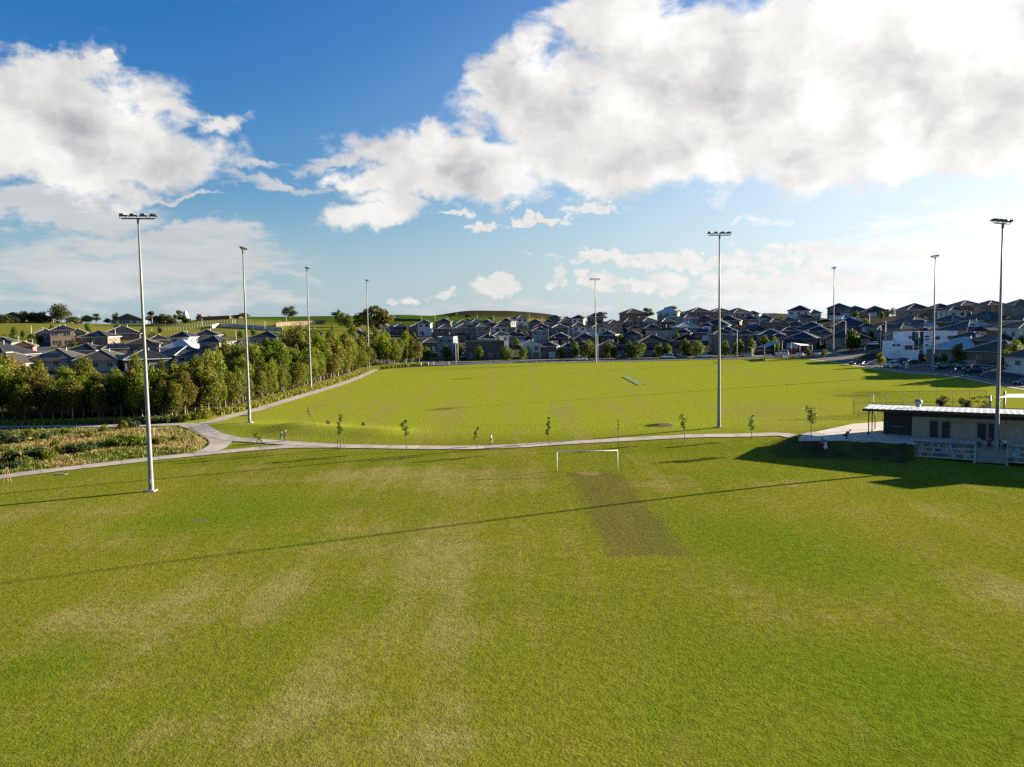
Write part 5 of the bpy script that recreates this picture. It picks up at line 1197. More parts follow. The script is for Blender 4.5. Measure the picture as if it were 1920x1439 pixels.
# ridge row
for a in ((881, 900, 598, 2, 'bluegrey', 'slate'), (960, 988, 592, 2, 'white', 'brown'), (1030, 1052, 591, 2, 'dark', 'charcoal'), (1052, 1070, 594, 1, 'dark', 'slate'), (1071, 1100, 591, 2, 'white', 'charcoal'), (1100, 1132, 587, 2, 'dark', 'charcoal'), (1163, 1208, 579, 2, 'orange', 'brown'), (1231, 1276, 577, 2, 'white', 'white'), (1286, 1330, 577, 2, 'brown', 'charcoal'), (1329, 1367, 577.5, 2, 'orange', 'brown'), (1360, 1405, 578, 2, 'cream', 'brown'), (1396, 1428, 583, 2, 'white', 'charcoal'),
          (1476, 1524, 573, 2, 'white', 'charcoal'), (1512, 1540, 581, 1, 'white', 'brown'), (1549, 1596, 569, 2, 'dark', 'brown'), (1580, 1626, 574, 2, 'beige', 'brown'), (1618, 1662, 574, 1, 'brown', 'brown')):
    Hs(RG, *a, 'hip', (a[0]*41) % 40-20, None)
# right hand side street
R1, R2, R3, R4 = 'row along right road', 'second row above right road', 'third row above right road', 'skyline row above right road'
Hs(R1, 1757, 1868, 633, 1, 'grey', 'metal', 'hip', -38, 226, garage=None, pale_caps=True); Hs(R1, 1826, 1935, 641, 1, 'brown', 'warm', 'hip', -40, 207, garage=None, pale_caps=True); Hs(R1, 1900, 1990, 652, 1, 'white', 'grey', 'hip', -42, 187, garage=None)
for a in ((1663, 1717, 606, 2, 'beige', 'slate'), (1700, 1760, 604, 1, 'dark', 'grey'), (1767, 1872, 602, 1, 'beige', 'slate'), (1800, 1845, 627, 1, 'bluegrey', 'slate'), (1850, 1888, 622, 1, 'dark', 'brown'), (1884, 1960, 602, 2, 'white', 'charcoal')):
    Hs(R2, *a, 'hip', -30+(a[0]*29) % 20, None, solar=2 if a[0] in (1767, 1700) else 0, pale_caps=a[0] == 1767)
for a in ((1675, 1750, 593, 1, 'brown', 'grey'), (1753, 1816, 588, 1, 'brown', 'brown'), (1808, 1892, 585, 1, 'brown', 'slate'), (1890, 1950, 590, 1, 'beige', 'charcoal')):
    Hs(R3, *a, 'hip', -30+(a[0]*31) % 20, None, pale_caps=a[0] == 1753)
for a in ((1686, 1742, 569, 2, 'beige', 'brown'), (1742, 1780, 570, 2, 'brown', 'brown'), (1768, 1800, 575, 2, 'white', 'brown'), (1781, 1836, 564, 2, 'brown', 'warm'), (1832, 1880, 564, 2, 'brown', 'brown'), (1860, 1900, 573, 1, 'dark', 'slate'), (1884, 1940, 561.5, 2, 'beige', 'grey')):
    Hs(R4, *a, 'hip', -25+(a[0]*29) % 20, None)
# estate behind the tree belt on the left
L1, L2, L3 = 'row just behind tree belt', 'middle row beyond tree belt', 'far row below pasture hill'
for a in ((-30, 58, 661, 1, 'cream', 'warm'), (62, 152, 657, 1, 'cream', 'warm'), (156, 226, 656, 1, 'cream', 'warm'), (228, 300, 655, 1, 'grey', 'charcoal'), (310, 372, 649, 1, 'bluegrey', 'slate'), (368, 422, 646, 1, 'white', 'warm'), (418, 466, 641, 1, 'white', 'warm'), (-60, 40, 645, 1, 'dark', 'charcoal')):
    Hs(L1, *a, 'hip', {-30: 24, 62: 4, 156: 2, 228: -20, 310: -30, 368: -34, 418: -34, -60: 20}[a[0]], None, garage=None, solar=2 if a[0] == 62 else 0, pale_caps=a[0] in (-30, 310))
for a in ((128, 196, 644, 1, 'tan', 'charcoal'), (185, 238, 643, 1, 'brown', 'charcoal'), (238, 294, 633, 1, 'tan', 'russet'), (276, 310, 628, 1, 'dark', 'charcoal'), (306, 378, 636, 1, 'white', 'white'), (382, 428, 630, 2, 'cream', 'slate'), (470, 533, 621, 2, 'grey', 'charcoal'), (28, 54, 640, 1, 'orange', 'russet'), (-20, 26, 632, 1, 'beige', 'charcoal'), (655, 692, 607, 1, 'white', 'grey'), (570, 600, 616, 1, 'dark', 'charcoal')):
    Hs(L2, *a, 'hip', (a[0]*29) % 40-20, None, garage=None, solar=2 if a[0] == 185 else 0)
for a in ((90, 140, 610, 2, 'tan', 'charcoal'), (100, 132, 621, 1, 'dark', 'charcoal'), (155, 216, 620, 1, 'brown', 'charcoal'), (128, 160, 618, 1, 'brown', 'charcoal'), (192, 264, 612, 1, 'brown', 'charcoal'), (322, 368, 622, 2, 'white', 'charcoal'), (362, 412, 618, 2, 'grey', 'charcoal'), (72, 96, 617, 1, 'beige', 'slate')):
    Hs(L3, *a, 'hip', (a[0]*23) % 30-15, None, garage=None, solar=1 if a[0] in (90, 155) else 0)
built = []; byrow = {}
HOUSES.sort(key=lambda a: (a[0], (a[1]+a[2])/2))
for hi_, (row, x0, x1, pk, st, wall, roof, style, yaw, d, ex) in enumerate(HOUSES):
    ex = dict(ex); cx = (x0+x1)/2; left = row in (L1, L2, L3); right = row in (R1, R2, R3, R4)
    HH = {1: 5.4, 2: 8.0}[st]
    if style == 'flat': HH = {1: 4.2, 2: 6.6}[st]
    lo_, hi2 = {F: (300, 330), S: (328, 400), T: (345, 470), U_: (370, 560), RG: (400, 580), R1: (150, 260), R2: (195, 330), R3: (225, 360), R4: (250, 430), L1: (205, 262), L2: (240, 330), L3: (285, 420)}[row]
    if d is None: d = solve(cx, pk, HH, lo_, hi2)
    p = atd(cx, d); W = (x1-x0)*d/FPX
    cy_ = abs(math.cos(math.radians(yaw))); 
    r_ = ray(cx, pk); Hf = CAM_Z+r_.z*d-p.z
    D = min(max(.9*W, 9.5), 15.0) if row != L1 else 16.5; Wn = W*1.02 if row == L1 else max(6.5, (W-1.1-D*abs(math.sin(math.radians(yaw)))*.6)/max(.75, cy_))
    lo3, hi3 = {1: (3.9, 7.4), 2: (6.2, 9.8)}[st]
    dz = 0
    if Hf < lo3 or Hf > hi3:      # let the ground floor step with the slope a little
        Hc = min(max(Hf, lo3), hi3); dz = min(max(Hf-Hc, -2.2), 2.2); Hf = Hc
    for q in built:               # keep neighbours apart
        dx, dy = p.x-q[0], p.y-q[1]; mn = (Wn+q[2])*.42
        if abs(dx) < mn and abs(dy) < 9.5:
            p = atd(cx, d+(9.5-abs(dy))*(1 if dy >= 0 else -1)*.8)
    built.append((p.x, p.y, Wn))
    far_ = (x1-x0) < 24
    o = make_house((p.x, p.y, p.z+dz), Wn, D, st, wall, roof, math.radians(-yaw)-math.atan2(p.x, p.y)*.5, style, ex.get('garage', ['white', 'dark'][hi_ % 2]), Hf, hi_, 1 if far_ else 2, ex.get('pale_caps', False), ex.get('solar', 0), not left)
    byrow[row] = byrow.get(row, 0)+1
    wn_ = WNAME.get(wall, wall); rn_ = RNAME.get(roof, roof); stn = 'two-storey' if st == 2 else 'single-storey'
    tag(o, f"{stn} {wn_} house, {rn_} roof, {ORD[byrow[row]-1]} from left in {row.replace('two-storey ','')}", 'house', 'houses of the estate')

# white modern house on the right hand corner
p = atd(1728, 258); d = 258.0; sc = d/FPX; fx = lambda px: (px-1728)*sc
root = empty('modern_house', (p.x, p.y, p.z), math.radians(-4)); wm = mat('bright_render', (.84, .84, .83), .8, .05, .7); navy = mat('navy_panel', (.035, .04, .085), .6, .1)
ZT = lambda py: CAM_Z+ray(1728, py).z*d-p.z
b = MB(); zt = ZT(622.5)
b.box(((fx(1693)+fx(1709))/2, 3, zt/2-1), (fx(1709)-fx(1693), 8, zt+2)); b.box(((fx(1730)+fx(1791))/2, 3, zt/2-1), (fx(1791)-fx(1730), 8, zt+2)); b.box(((fx(1709)+fx(1730))/2, 4.6, zt/2-1), (fx(1730)-fx(1709)-.02, 4.7, zt+1.96))
z2 = ZT(639); b.box(((fx(1666)+fx(1708))/2, .4, z2/2-1), (fx(1708)-fx(1666), 7, z2+2)); b.build('wall', wm, root)
b = MB(); b.box(((fx(1709)+fx(1730))/2, 1.3, (zt+ZT(645))/2), (fx(1731)-fx(1709), 4.2, zt-ZT(645))); bal = b.build('balcony', navy, root)
window(bal, (fx(1716)+fx(1723))/2, -.85, ZT(629.5), 1.4, 1.9)
for a, c, y0, y1, yy in ((1703, 1708, 630, 635, -1.06), (1732, 1739, 630, 633, -1.06), (1732, 1739, 635.5, 638, -1.06), (1733, 1738.5, 646, 649, -1.06), (1733, 1738.5, 651, 654, -1.06), (1751, 1759, 631, 637, -1.06), (1774, 1784, 630.5, 637, -1.06), (1691, 1705, 647, 655, -3.14), (1669, 1674, 644.5, 648, -3.14), (1677, 1682, 644, 648, -3.14), (1750, 1757, 650, 657, -1.06), (1770, 1778, 650, 656, -1.06)):
    window(root, (fx(a)+fx(c))/2, yy, ZT((y0+y1)/2), fx(c)-fx(a), ZT(y0)-ZT(y1))
b = MB(); b.box((fx(1719), -.9, 1.2), (1.3, .3, 2.4)); b.build('door', door_m, root)
b = MB(); b.box(((fx(1693)+fx(1791))/2, 3, zt+.04), (fx(1791)-fx(1693)-.4, 7.4, .1)); b.build('roof', roof_mat('grey'), root)
tag(root, 'white flat roofed modern house with navy balcony at the road corner', 'house')
A_ = at(1669, 669.5); B_ = at(1722, 675); L_ = (B_-A_).length
b = MB(); b.box((L_/2, 0, 1.0), (L_, .25, 2.6)); b.box((L_/2, 0, 2.34), (L_+.1, .36, .1)); b.box((L_-.2, 0, 1.2), (.5, .5, 3.1)); tag(b.build('boundary_wall', wm, None, A_, math.atan2(B_.y-A_.y, B_.x-A_.x)), 'white rendered boundary wall in front of the modern house', 'wall')
A_ = at(1724, 675); B_ = at(1756, 681); L_ = (B_-A_).length; lp_ = Vector((0, 0, 0))
cl = [(L_*(k+.5)/9, 0, 1.0, .85, .6, 1.0) for k in range(9)]
root = empty('hedge', A_, math.atan2(B_.y-A_.y, B_.x-A_.x)); link('foliage', leaf_mesh('foliage', cl, 1500, .17, dark_l, 9, inner=.4), root); tag(root, 'dark clipped hedge right of the white boundary wall', 'hedge')

# long tan fence, retaining wall and farm shapes on the left hill
def wall_line(name, px_pts, hgt, m, label, cat, posts=None, step=2.4):
    P = [at(*q) for q in px_pts]; G = P[0]; root = empty(name, G); b = MB()
    for a, c in zip(P, P[1:]):
        L_ = (c-a).length; mid = (a+c)/2-G; b.box((mid.x, mid.y, mid.z+hgt/2-.3), (L_+.1, .2, hgt+.6), rz=math.atan2(c.y-a.y, c.x-a.x), ry=-math.atan2(c.z-a.z, math.hypot(c.x-a.x, c.y-a.y)))
    b.build('panel', m, root)
    if posts:
        for a, c in zip(P, P[1:]):
            n = max(1, int((c-a).length/step))
            for k in range(n+1):
                q = a.lerp(c, k/n)-G; b = MB(); b.box((q.x, q.y-.12, q.z+hgt/2-.2), (.16, .16, hgt+.5)); b.build('post', posts, root)
    return tag(root, label, cat)
wall_line('timber_fence', [(518, 613), (545, 610.5), (580, 609), (611, 607.5)], 2.2, mat('tan_boards', (.14, .10, .065), .8, .2, 1), 'long new tan timber fence below the green crop ridge', 'fence', timber, 4.5)
wall_line('retaining_wall', [(398, 616), (412, 613.5), (440, 614.5), (480, 617.5), (530, 622)], 2.0, mat('pale_concrete', (.44, .42, .38), .85, .12, 1), 'long pale retaining wall curving across the left hill', 'wall', concrete, 3.5)
wall_line('boundary_fence', [(705, 601), (740, 602), (790, 603)], 1.6, mat('dark_boards', (.07, .055, .05), .8, .2, 1), 'dark boundary fence along the foot of the crop ridge', 'fence', timber, 5)
wall_line('timber_fence', [(1296, 597), (1330, 598), (1362, 598)], 2.2, darkclad, 'dark fence on the slope below the ridge houses', 'fence', timber, 4)
wall_line('cut_bank', [(368, 601.5), (400, 600), (430, 598.5), (455, 596.5)], 2.2, mat('red_soil', (.16, .085, .055), .95, .25, .6), 'bank of bare red soil along the crest of the left ridge', 'bank')
def farm(px, py, w, hgt, wall, roof, label, cat='farmhouse', rz=.3):
    p = at(px, py); o = make_house(p, w, w*.6, 1, wall, roof, rz, 'gable', None, hgt, px, 1, False, 0, False); o.name = 'farmhouse'; return tag(o, label, cat)
farm(242, 608, 18, 4.4, 'white', 'grey', 'low white farmhouse among the trees on the left ridge'); farm(306, 609, 12, 4.5, 'tan', 'russet', 'small tan farmhouse between trees on the left ridge'); farm(78, 605, 11, 4.5, 'white', 'white', 'white shed beside the broad crowned ridge tree'); farm(28, 602, 12, 4, 'tan', 'russet', 'tan shed half hidden by trees on the pasture hill')
p = at(348, 604); root = empty('silo_dome', p); sc = p.y/FPX; R_ = 7*sc
b = MB(); b.loft([[(R_*math.cos(a)*math.cos(k*.3927), R_*math.cos(a)*math.sin(k*.3927), 21*sc*math.sin(a)) for k in range(16)] for a in np.linspace(0, 1.5, 7)], smooth=True); b.build('dome', mat('pale_dome', (.62, .60, .58), .7, .05), root); b = MB(); b.box((0, -R_, 1.2), (2, .4, 2.6)); b.build('door', door_m, root)
tag(root, 'pale domed silo behind the trees on the left ridge', 'silo')
# paddock fences with white posts on the hill
pp = MB(); pp.box((0, 0, .55), (.16, .16, 1.5)); pp.box((0, 0, 1.33), (.2, .2, .08)); pp = pp.mesh('paddock_post', mat('weathered_white', (.34, .34, .32), .8, .1))
for a, c, n in (((290, 613), (500, 609), 42), ((300, 621), (420, 612), 22), ((372, 606.5), (470, 603.5), 18)):
    for k in range(n+1):
        px = a[0]+(c[0]-a[0])*k/n; py = a[1]+(c[1]-a[1])*k/n
        tag(link('paddock_post', pp, None, at(px, py)), 'small white post of the paddock fences on the left hill', 'fence post', 'white paddock fence posts on the left hill')
# ------------------------------------------------------------------ street light columns
lp = [(82, 641, 614, 1), (60, 640, 611, 0), (36, 655, 631, 0), (62, 660, 637, 0), (111, 638, 620, 0), (128, 646, 632, 0), (217, 640, 616, 0), (149, 607, 588, 0), (286, 612, 597, 0), (379, 612, 598, 0), (436, 612, 598, 0), (441, 612, 598, 0), (443, 640, 620, 0), (285, 629, 617, 1), (497, 620, 602, 1), (528, 619, 603, 0), (537, 609, 594, 0), (551, 623, 605, 0), (638, 603, 592, 0), (530, 637, 625, 0), (551, 640, 620, 0), (570, 616, 609, 0),
      (740, 600, 592, 0), (790, 601, 593, 0), (816, 602, 593, 0), (840, 603, 594, 0), (855, 683, 636, 0), (859, 681, 634, 0), (895, 602, 591, 0), (926, 604, 593, 0), (993, 600, 589, 0), (1017, 602, 595, 0), (1059, 622, 608, 0), (1065, 636, 620, 0), (1054, 646, 633, 0), (1102, 646, 626, 0), (1121, 678.5, 628, 0), (1196, 612, 600, 0), (1203, 627, 613, 0), (1341, 600, 589, 0), (1378, 612, 601, 0), (1382, 671, 619, 1), (1585, 662, 603, 0), (1433, 622, 606, 0), (1660, 657, 603, 0), (1651, 656, 612, 0), (1821, 606, 585, 0), (1795, 592, 572, 0), (1903, 606, 583, 0), (1410, 671, 652, 0), (1722, 670, 623, 0), (1630, 622, 590, 0), (1365, 615, 601, 0)]
col_m = mat('pale_column', (.62, .60, .55), .55, .06)
nl = nr_ = 0
for i, (px, by, ty, arm) in enumerate(sorted(lp)):
    p = at(px, by); hg = (by-ty)*p.y/FPX; root = empty('street_light', p)
    b = MB(); b.tube([(0, 0, -.2), (0, 0, hg*.5), (0, 0, hg)], [.13, .10, .07], 7); b.build('column', col_m, root)
    b = MB(); L_ = 2.0 if arm else .9; b.tube([(0, 0, hg-.1), (-L_*.5, -.1, hg+.12), (-L_, -.2, hg+.15)], .045, 6); b.build('arm', col_m, root)
    b = MB(); b.box((-L_-.2, -.22, hg+.14), (.65, .24, .1)); b.build('lamp_head', white_paint, root)
    if px < 700: nl += 1; lb = f"pale street light column on the left hillside, {ORD[nl-1]} from left"
    else: nr_ += 1; lb = f"pale street light column among the houses beyond the field, {ORD[nr_-1]} from left"
    tag(root, lb, 'street light', 'street light columns')
# single goal-like light post behind the chain fence
p = at(1637, 776); root = empty('street_light', p); b = MB(); b.tube([(0, 0, -.2), (0, 0, 3.4)], .05, 7); b.build('column', steel, root); b = MB(); b.box((.5, 0, 3.4), (1.1, .1, .08)); b.box((.95, 0, 3.36), (.35, .2, .1)); b.build('lamp_head', steel, root); tag(root, 'short grey light post behind the chain fence', 'street light')

# ------------------------------------------------------------------ cars
tyre = mat('tyre', (.02, .02, .02), .85); rim_m = mat('alloy_rim', (.45, .46, .47), .35, .05, metal=.6); red_l = mat('tail_light', (.35, .02, .02), .3); head_m = mat('head_light', (.75, .77, .78), .15, .03, spec=.6)
CARC = {'white': (.74, .75, .76), 'silver': (.42, .44, .46), 'dark blue': (.02, .03, .07), 'blue': (.03, .05, .12), 'black': (.012, .012, .014), 'green': (.10, .22, .10), 'grey': (.12, .125, .13)}
def paint(c): return mat('paint_'+c.replace(' ', '_'), CARC[c], .25, .03, 1, spec=.5, coat=.6)
PROF = {  # body top line (x, z), cabin (x0, x1 base; x0, x1 top), roof height, length
    'sedan': ([(-2.2, .72), (-2.15, .92), (-1.4, .97), (-.9, .98), (.8, .95), (1.5, .88), (2.15, .74), (2.25, .55)], (-1.55, 1.05, -.95, .25), 1.43, 2.25),
    'suv': ([(-2.2, .8), (-2.2, 1.05), (-1.4, 1.08), (.8, 1.05), (1.5, 1.02), (2.1, .9), (2.25, .6)], (-2.15, 1.0, -1.85, .3), 1.76, 2.25),
    'hatch': ([(-1.9, .75), (-1.9, .98), (-1.2, 1.0), (.7, .97), (1.4, .88), (1.9, .7), (1.98, .5)], (-1.85, .95, -1.4, .15), 1.48, 1.98),
    'van': ([(-2.4, .8), (-2.4, 1.1), (-1.4, 1.12), (1.2, 1.1), (1.75, 1.0), (2.3, .8), (2.4, .6)], (-2.35, 1.65, -2.25, .85), 1.95, 2.4),
    'ute': ([(-2.6, .75), (-2.6, 1.05), (-1.4, 1.06), (-.6, 1.06), (1.0, 1.05), (1.6, 1.02), (2.4, .9), (2.55, .6)], (-.75, 1.2, -.5, .55), 1.75, 2.55)}
def make_car(kind, col, loc, rz, label):
    top, (c0, c1, t0, t1), zr, hl = PROF[kind]; root = empty('parked_car', loc, rz); pm = paint(col)
    def zt(x):
        for (a, za), (b_, zb) in zip(top, top[1:]):
            if a <= x <= b_: return za+(zb-za)*(x-a)/(b_-a+1e-9)
        return top[-1][1]
    b = MB(); rings = []; w = .9
    for x in np.linspace(-hl, hl-.02, 22):
        e = min(1, (hl-abs(x))/.35); ww = w*(.82+.18*math.sqrt(max(0, e))); z1 = zt(max(top[0][0], min(x, top[-1][0]))); z0 = .30+.08*(1-e)
        rings.append([(x, -ww*.94, z0), (x, ww*.94, z0), (x, ww, z0+.2), (x, ww, z1-.22), (x, ww*.93, z1-.04), (x, ww*.5, z1+.02), (x, -ww*.5, z1+.02), (x, -ww*.93, z1-.04), (x, -ww, z1-.22), (x, -ww, z0+.2)])
    b.loft(rings, smooth=True)
    if kind == 'ute': pass
    b.build('body', pm, root)
    zb = zt(0)-.03; b = MB(); b.loft([[(c0, -.84, zb), (c1, -.82, zb), (c1, .82, zb), (c0, .84, zb)], [(t0, -.66, zr-.06), (t1, -.64, zr-.06), (t1, .64, zr-.06), (t0, .66, zr-.06)]]); gh = b.build('window', glass_dark, root)
    b = MB(); b.loft([[(t0-.06, -.67, zr-.07), (t1+.05, -.65, zr-.07), (t1+.05, .65, zr-.07), (t0-.06, .67, zr-.07)], [(t0+.1, -.58, zr), (t1-.1, -.57, zr), (t1-.1, .57, zr), (t0+.1, .58, zr)]])
    for s in (-1, 1):
        for a, c in ((c0, t0), (c1, t1), ((c0+c1)/2-.1, (t0+t1)/2-.1)): b.bar((a, s*.84, zb), (c, s*.67, zr-.05), .09, .06)
    b.build('roof', pm, root)
    wx = hl*.62
    for x in (-wx, wx):
        for s in (-1, 1):
            r_ = .36 if kind in ('suv', 'ute', 'van') else .32
            b = MB(); b.tube([(x, s*.70, r_), (x, s*.93, r_)], r_, 14); wh = b.build('wheel', tyre, root)
            b = MB(); b.tube([(x, s*.925, r_), (x, s*.945, r_)], r_*.62, 12); b.build('rim', rim_m, wh)
    for s in (-1, 1):
        b = MB(); b.box((hl-.12, s*.62, zt(hl-.15)-.10), (.14, .34, .14)); b.build('headlight', head_m, root)
        b = MB(); b.box((-hl+.03, s*.68, .85), (.10, .26, .18)); b.build('tail_light', red_l, root)
        b = MB(); b.box((c1-.25, s*.98, zb+.12), (.12, .18, .13)); b.build('mirror', pm, root)
    b = MB(); b.box((hl-.02, 0, .45), (.06, 1.3, .16)); b.build('bumper', tyre, root)
    if kind == 'ute':
        b = MB(); b.box((-1.65, 0, 1.10), (1.75, 1.55, .06)); b.build('tray_cover', tyre, root)
    return tag(root, label, 'car', 'parked cars')
def car(px, py, kind, col, deg, label): make_car(kind, col, at(px, py), math.radians(deg), label)
car(1087, 677, 'ute', 'white', 4, 'white dual cab ute parked on the far road left of the far middle mast'); car(1322, 671.5, 'ute', 'white', 172, 'white ute partly behind street trees on the far road'); car(1250, 673, 'suv', 'white', 176, 'white wagon among the street trees right of the far middle mast')
car(1166, 674.5, 'sedan', 'black', 3, 'black car in the shade beside the far middle mast'); car(1279, 672, 'hatch', 'grey', 4, 'grey hatchback between street trees on the far road'); car(1399, 669, 'sedan', 'silver', 178, 'silver sedan on the far road left of the blue shade sail'); car(1466, 666, 'suv', 'white', 170, 'white wagon behind the blue shade sail posts')
car(866, 665, 'van', 'white', 100, 'white van up the side street beside the tree belt'); car(868, 672.5, 'hatch', 'silver', 96, 'silver hatchback on the side street beside the tree belt'); car(841, 668, 'suv', 'grey', 95, 'dark grey wagon under the trees of the side street')
car(1636, 648, 'hatch', 'white', 120, 'white hatchback parked on a driveway in front of beige house'); car(1606, 684, 'sedan', 'black', 200, 'black sedan with glinting roof at the road bend'); car(1642, 684, 'sedan', 'silver', 182, 'silver sedan on the road, left of the white hatchback'); car(1671, 689, 'suv', 'white', 184, 'white wagon on the road nearest the field fence')
car(1690, 680, 'sedan', 'grey', 172, 'dark grey sedan in front of the white boundary wall, left of two'); car(1709, 684, 'sedan', 'black', 172, 'black sedan in front of the white boundary wall, right of two'); car(1761, 691, 'hatch', 'silver', 20, 'small silver car under the yellowish tree'); car(1776, 690, 'hatch', 'green', 10, 'pale green hatchback beside the small silver car')
car(1812, 691, 'van', 'blue', 196, 'dark blue van parked in front of the brown roofed house'); car(1827, 698, 'ute', 'dark blue', 345, 'dark blue dual cab ute parked in front of the van'); car(1921, 722, 'sedan', 'black', 190, 'black sedan cut by the right edge of the road')

# ------------------------------------------------------------------ people
skin_m = mat('skin', (.30, .17, .11), .6, .06)
def skin_mesh(name, pts, edges, rad, m, root_i=0, sub=1):
    me = bpy.data.meshes.new(name); me.from_pydata([tuple(p) for p in pts], edges, []); o = bpy.data.objects.new(name, me); COL.objects.link(o)
    md = o.modifiers.new('skin', 'SKIN'); sv = me.skin_vertices[0].data
    for i, r_ in enumerate(rad): sv[i].radius = (r_, r_) if not isinstance(r_, tuple) else r_; sv[i].use_root = (i == root_i)
    if sub: s_ = o.modifiers.new('sub', 'SUBSURF'); s_.levels = sub; s_.render_levels = sub
    dg = bpy.context.evaluated_depsgraph_get(); ev = o.evaluated_get(dg); res = bpy.data.meshes.new_from_object(ev); res.name = name
    bpy.data.objects.remove(o); bpy.data.meshes.remove(me)
    res.materials.clear(); res.materials.append(m)
    for p_ in res.polygons: p_.use_smooth = True; p_.material_index = 0
    return res
def person(loc, rz, label, pose='walk', top='white', bottom='dark', hairc=(.02, .015, .012), scale=1.0, dress=False, hat=None):
    cl = {'white': (.72, .72, .72), 'dark': (.03, .03, .04), 'blue': (.30, .42, .55), 'brown': (.14, .07, .05), 'grey': (.16, .17, .19), 'navy': (.03, .04, .08), 'tan': (.38, .30, .18), 'pink': (.68, .56, .64), 'denim': (.12, .18, .27)}
    V = lambda *a: Vector(a); root = empty('person', loc, rz); root.scale = (scale,)*3
    hz, hy = .93, 0.0; bend = 0.0
    if pose == 'sit': hz = .12
    if pose == 'crouch': hz = .42
    hipc = V(0, 0, hz); lean = {'walk': .04, 'stand': 0, 'sit': -.08, 'crouch': -.42}[pose]
    chest = hipc+V(0, lean*.9, .38 if pose != 'crouch' else .34); neck = hipc+V(0, lean*1.25, .53 if pose != 'crouch' else .46); head = neck+V(0, lean*.3-.02, .10); crown = neck+V(0, lean*.3-.02, .24)
    pts = [hipc, hipc+V(0, lean*.4, .18), chest, neck, head, crown]; edges = [(0, 1), (1, 2), (2, 3), (3, 4), (4, 5)]; rad = [(.15, .11), (.125, .095), (.16, .10), .055, .088, .07]
    shoulders = []; arms = []; legs = []
    for s in (-1, 1):
        ph = s if pose == 'walk' else 0
        k = len(pts); sh = chest+V(s*.17, 0, .08)
        if pose == 'sit': el, wr = sh+V(s*.05, -.06, -.26), sh+V(s*.0, -.27, -.34)
        elif pose == 'crouch': el, wr = sh+V(s*.03, -.14, -.22), sh+V(-s*.02, -.36, -.26)
        else: el, wr = sh+V(s*.05, .10*ph, -.27), sh+V(s*.06, .10*ph-.10, -.50)
        pts += [sh, el, wr]; rad += [.055, .043, .030]; edges += [(2, k), (k, k+1), (k+1, k+2)]; arms.append((sh, el, wr))
        pd = (wr-el).normalized(); pc = wr+pd*.06; pts.append(pc); rad.append((.034, .018)); edges.append((k+2, k+3))
        for f_ in range(4):
            q = len(pts); off = V(0, (f_-1.5)*.018, 0); pts += [pc+pd*.04+off, pc+pd*(.075+.01*(f_ in (1, 2)))+off+V(-s*.015, -.008, 0)]; rad += [.009, .007]; edges += [(k+3, q), (q, q+1)]
        q = len(pts); pts += [wr+pd*.03+V(-s*.02, -.035, 0), wr+pd*.07+V(-s*.025, -.05, 0)]; rad += [.010, .008]; edges += [(k+3, q), (q, q+1)]
        k = len(pts); hp_ = hipc+V(s*.09, 0, -.04)
        if pose == 'sit': kn, an, toe = hp_+V(s*.04, -.42, .04), hp_+V(s*.03, -.46, -.38), hp_+V(s*.04, -.64, -.42)
        elif pose == 'crouch': kn, an, toe = hp_+V(s*.10, -.36, .10), hp_+V(s*.06, -.16, -.30), hp_+V(s*.07, -.36, -.35)
        else: kn, an, toe = hp_+V(0, -.10 if ph > 0 else .04, -.41), hp_+V(0, -.20*ph if ph > 0 else .26*abs(ph), -.80+(.03 if ph < 0 else 0)), None
        if toe is None: toe = an+V(0, -.17, -.045)
        pts += [hp_, kn, an, toe]; rad += [.085, .058, .042, .035]; edges += [(0, k), (k, k+1), (k+1, k+2), (k+2, k+3)]; legs.append((hp_, kn, an, toe))
    # nose and ears belong to the head
    q = len(pts); pts += [head+V(0, -.105, .03), head+V(-.09, 0, .03), head+V(.09, 0, .03)]; rad += [.014, .014, .014]; edges += [(4, q), (4, q+1), (4, q+2)]
    link('body', skin_mesh('body', pts, edges, rad, skin_m), root)
    # shirt
    P = [hipc+V(0, 0, .02), hipc+V(0, lean*.4, .18), chest, neck-V(0, 0, .03)]; E_ = [(0, 1), (1, 2), (2, 3)]; R_ = [(.168, .128), (.145, .115), (.18, .122), .07]
    for sh, el, wr in arms: k = len(P); P += [sh, sh.lerp(el, .9)]; R_ += [.072, .058]; E_ += [(2, k), (k, k+1)]
    link('shirt', skin_mesh('shirt', P, E_, R_, mat('cloth_'+top, cl[top], .8, .08)), root)
    if dress:
        b = MB(); b.loft([[(rr*math.cos(a*.5236), rr*.85*math.sin(a*.5236)+lean*(z-hz), z) for a in range(12)] for z, rr in ((hz-.5, .34), (hz-.2, .27), (hz+.05, .19), (hz+.2, .15))], smooth=True); b.build('dress', mat('cloth_'+top, cl[top], .8, .08), root)
    else:
        P = [hipc+V(0, 0, .04)]; E_ = []; R_ = [(.162, .124)]
        for hp_, kn, an, toe in legs: k = len(P); P += [hp_, kn, kn.lerp(an, .93)]; R_ += [.10, .073, .056]; E_ += [(0, k), (k, k+1), (k+1, k+2)]
        link('trousers', skin_mesh('trousers', P, E_, R_, mat('cloth_'+bottom, cl[bottom], .85, .1)), root)
    for hp_, kn, an, toe in legs:
        link('shoe', skin_mesh('shoe', [an+V(0, .04, -.03), toe, toe+V(0, -.05, 0)], [(0, 1), (1, 2)], [.05, .044, .03], mat('shoe', (.05, .05, .05), .6)), root)
    b = MB(); b.loft([[(crown.x+rr*math.cos(a*.6283), crown.y+.025+rr*math.sin(a*.6283), crown.z-.14+z) for a in range(10)] for z, rr in ((-.04, .085), (.03, .102), (.09, .10), (.14, .07), (.165, .02))], smooth=True)
    b.build('hair', mat('hair_%d' % int(hairc[0]*999), hairc, .6), root)
    return tag(root, label, 'person')
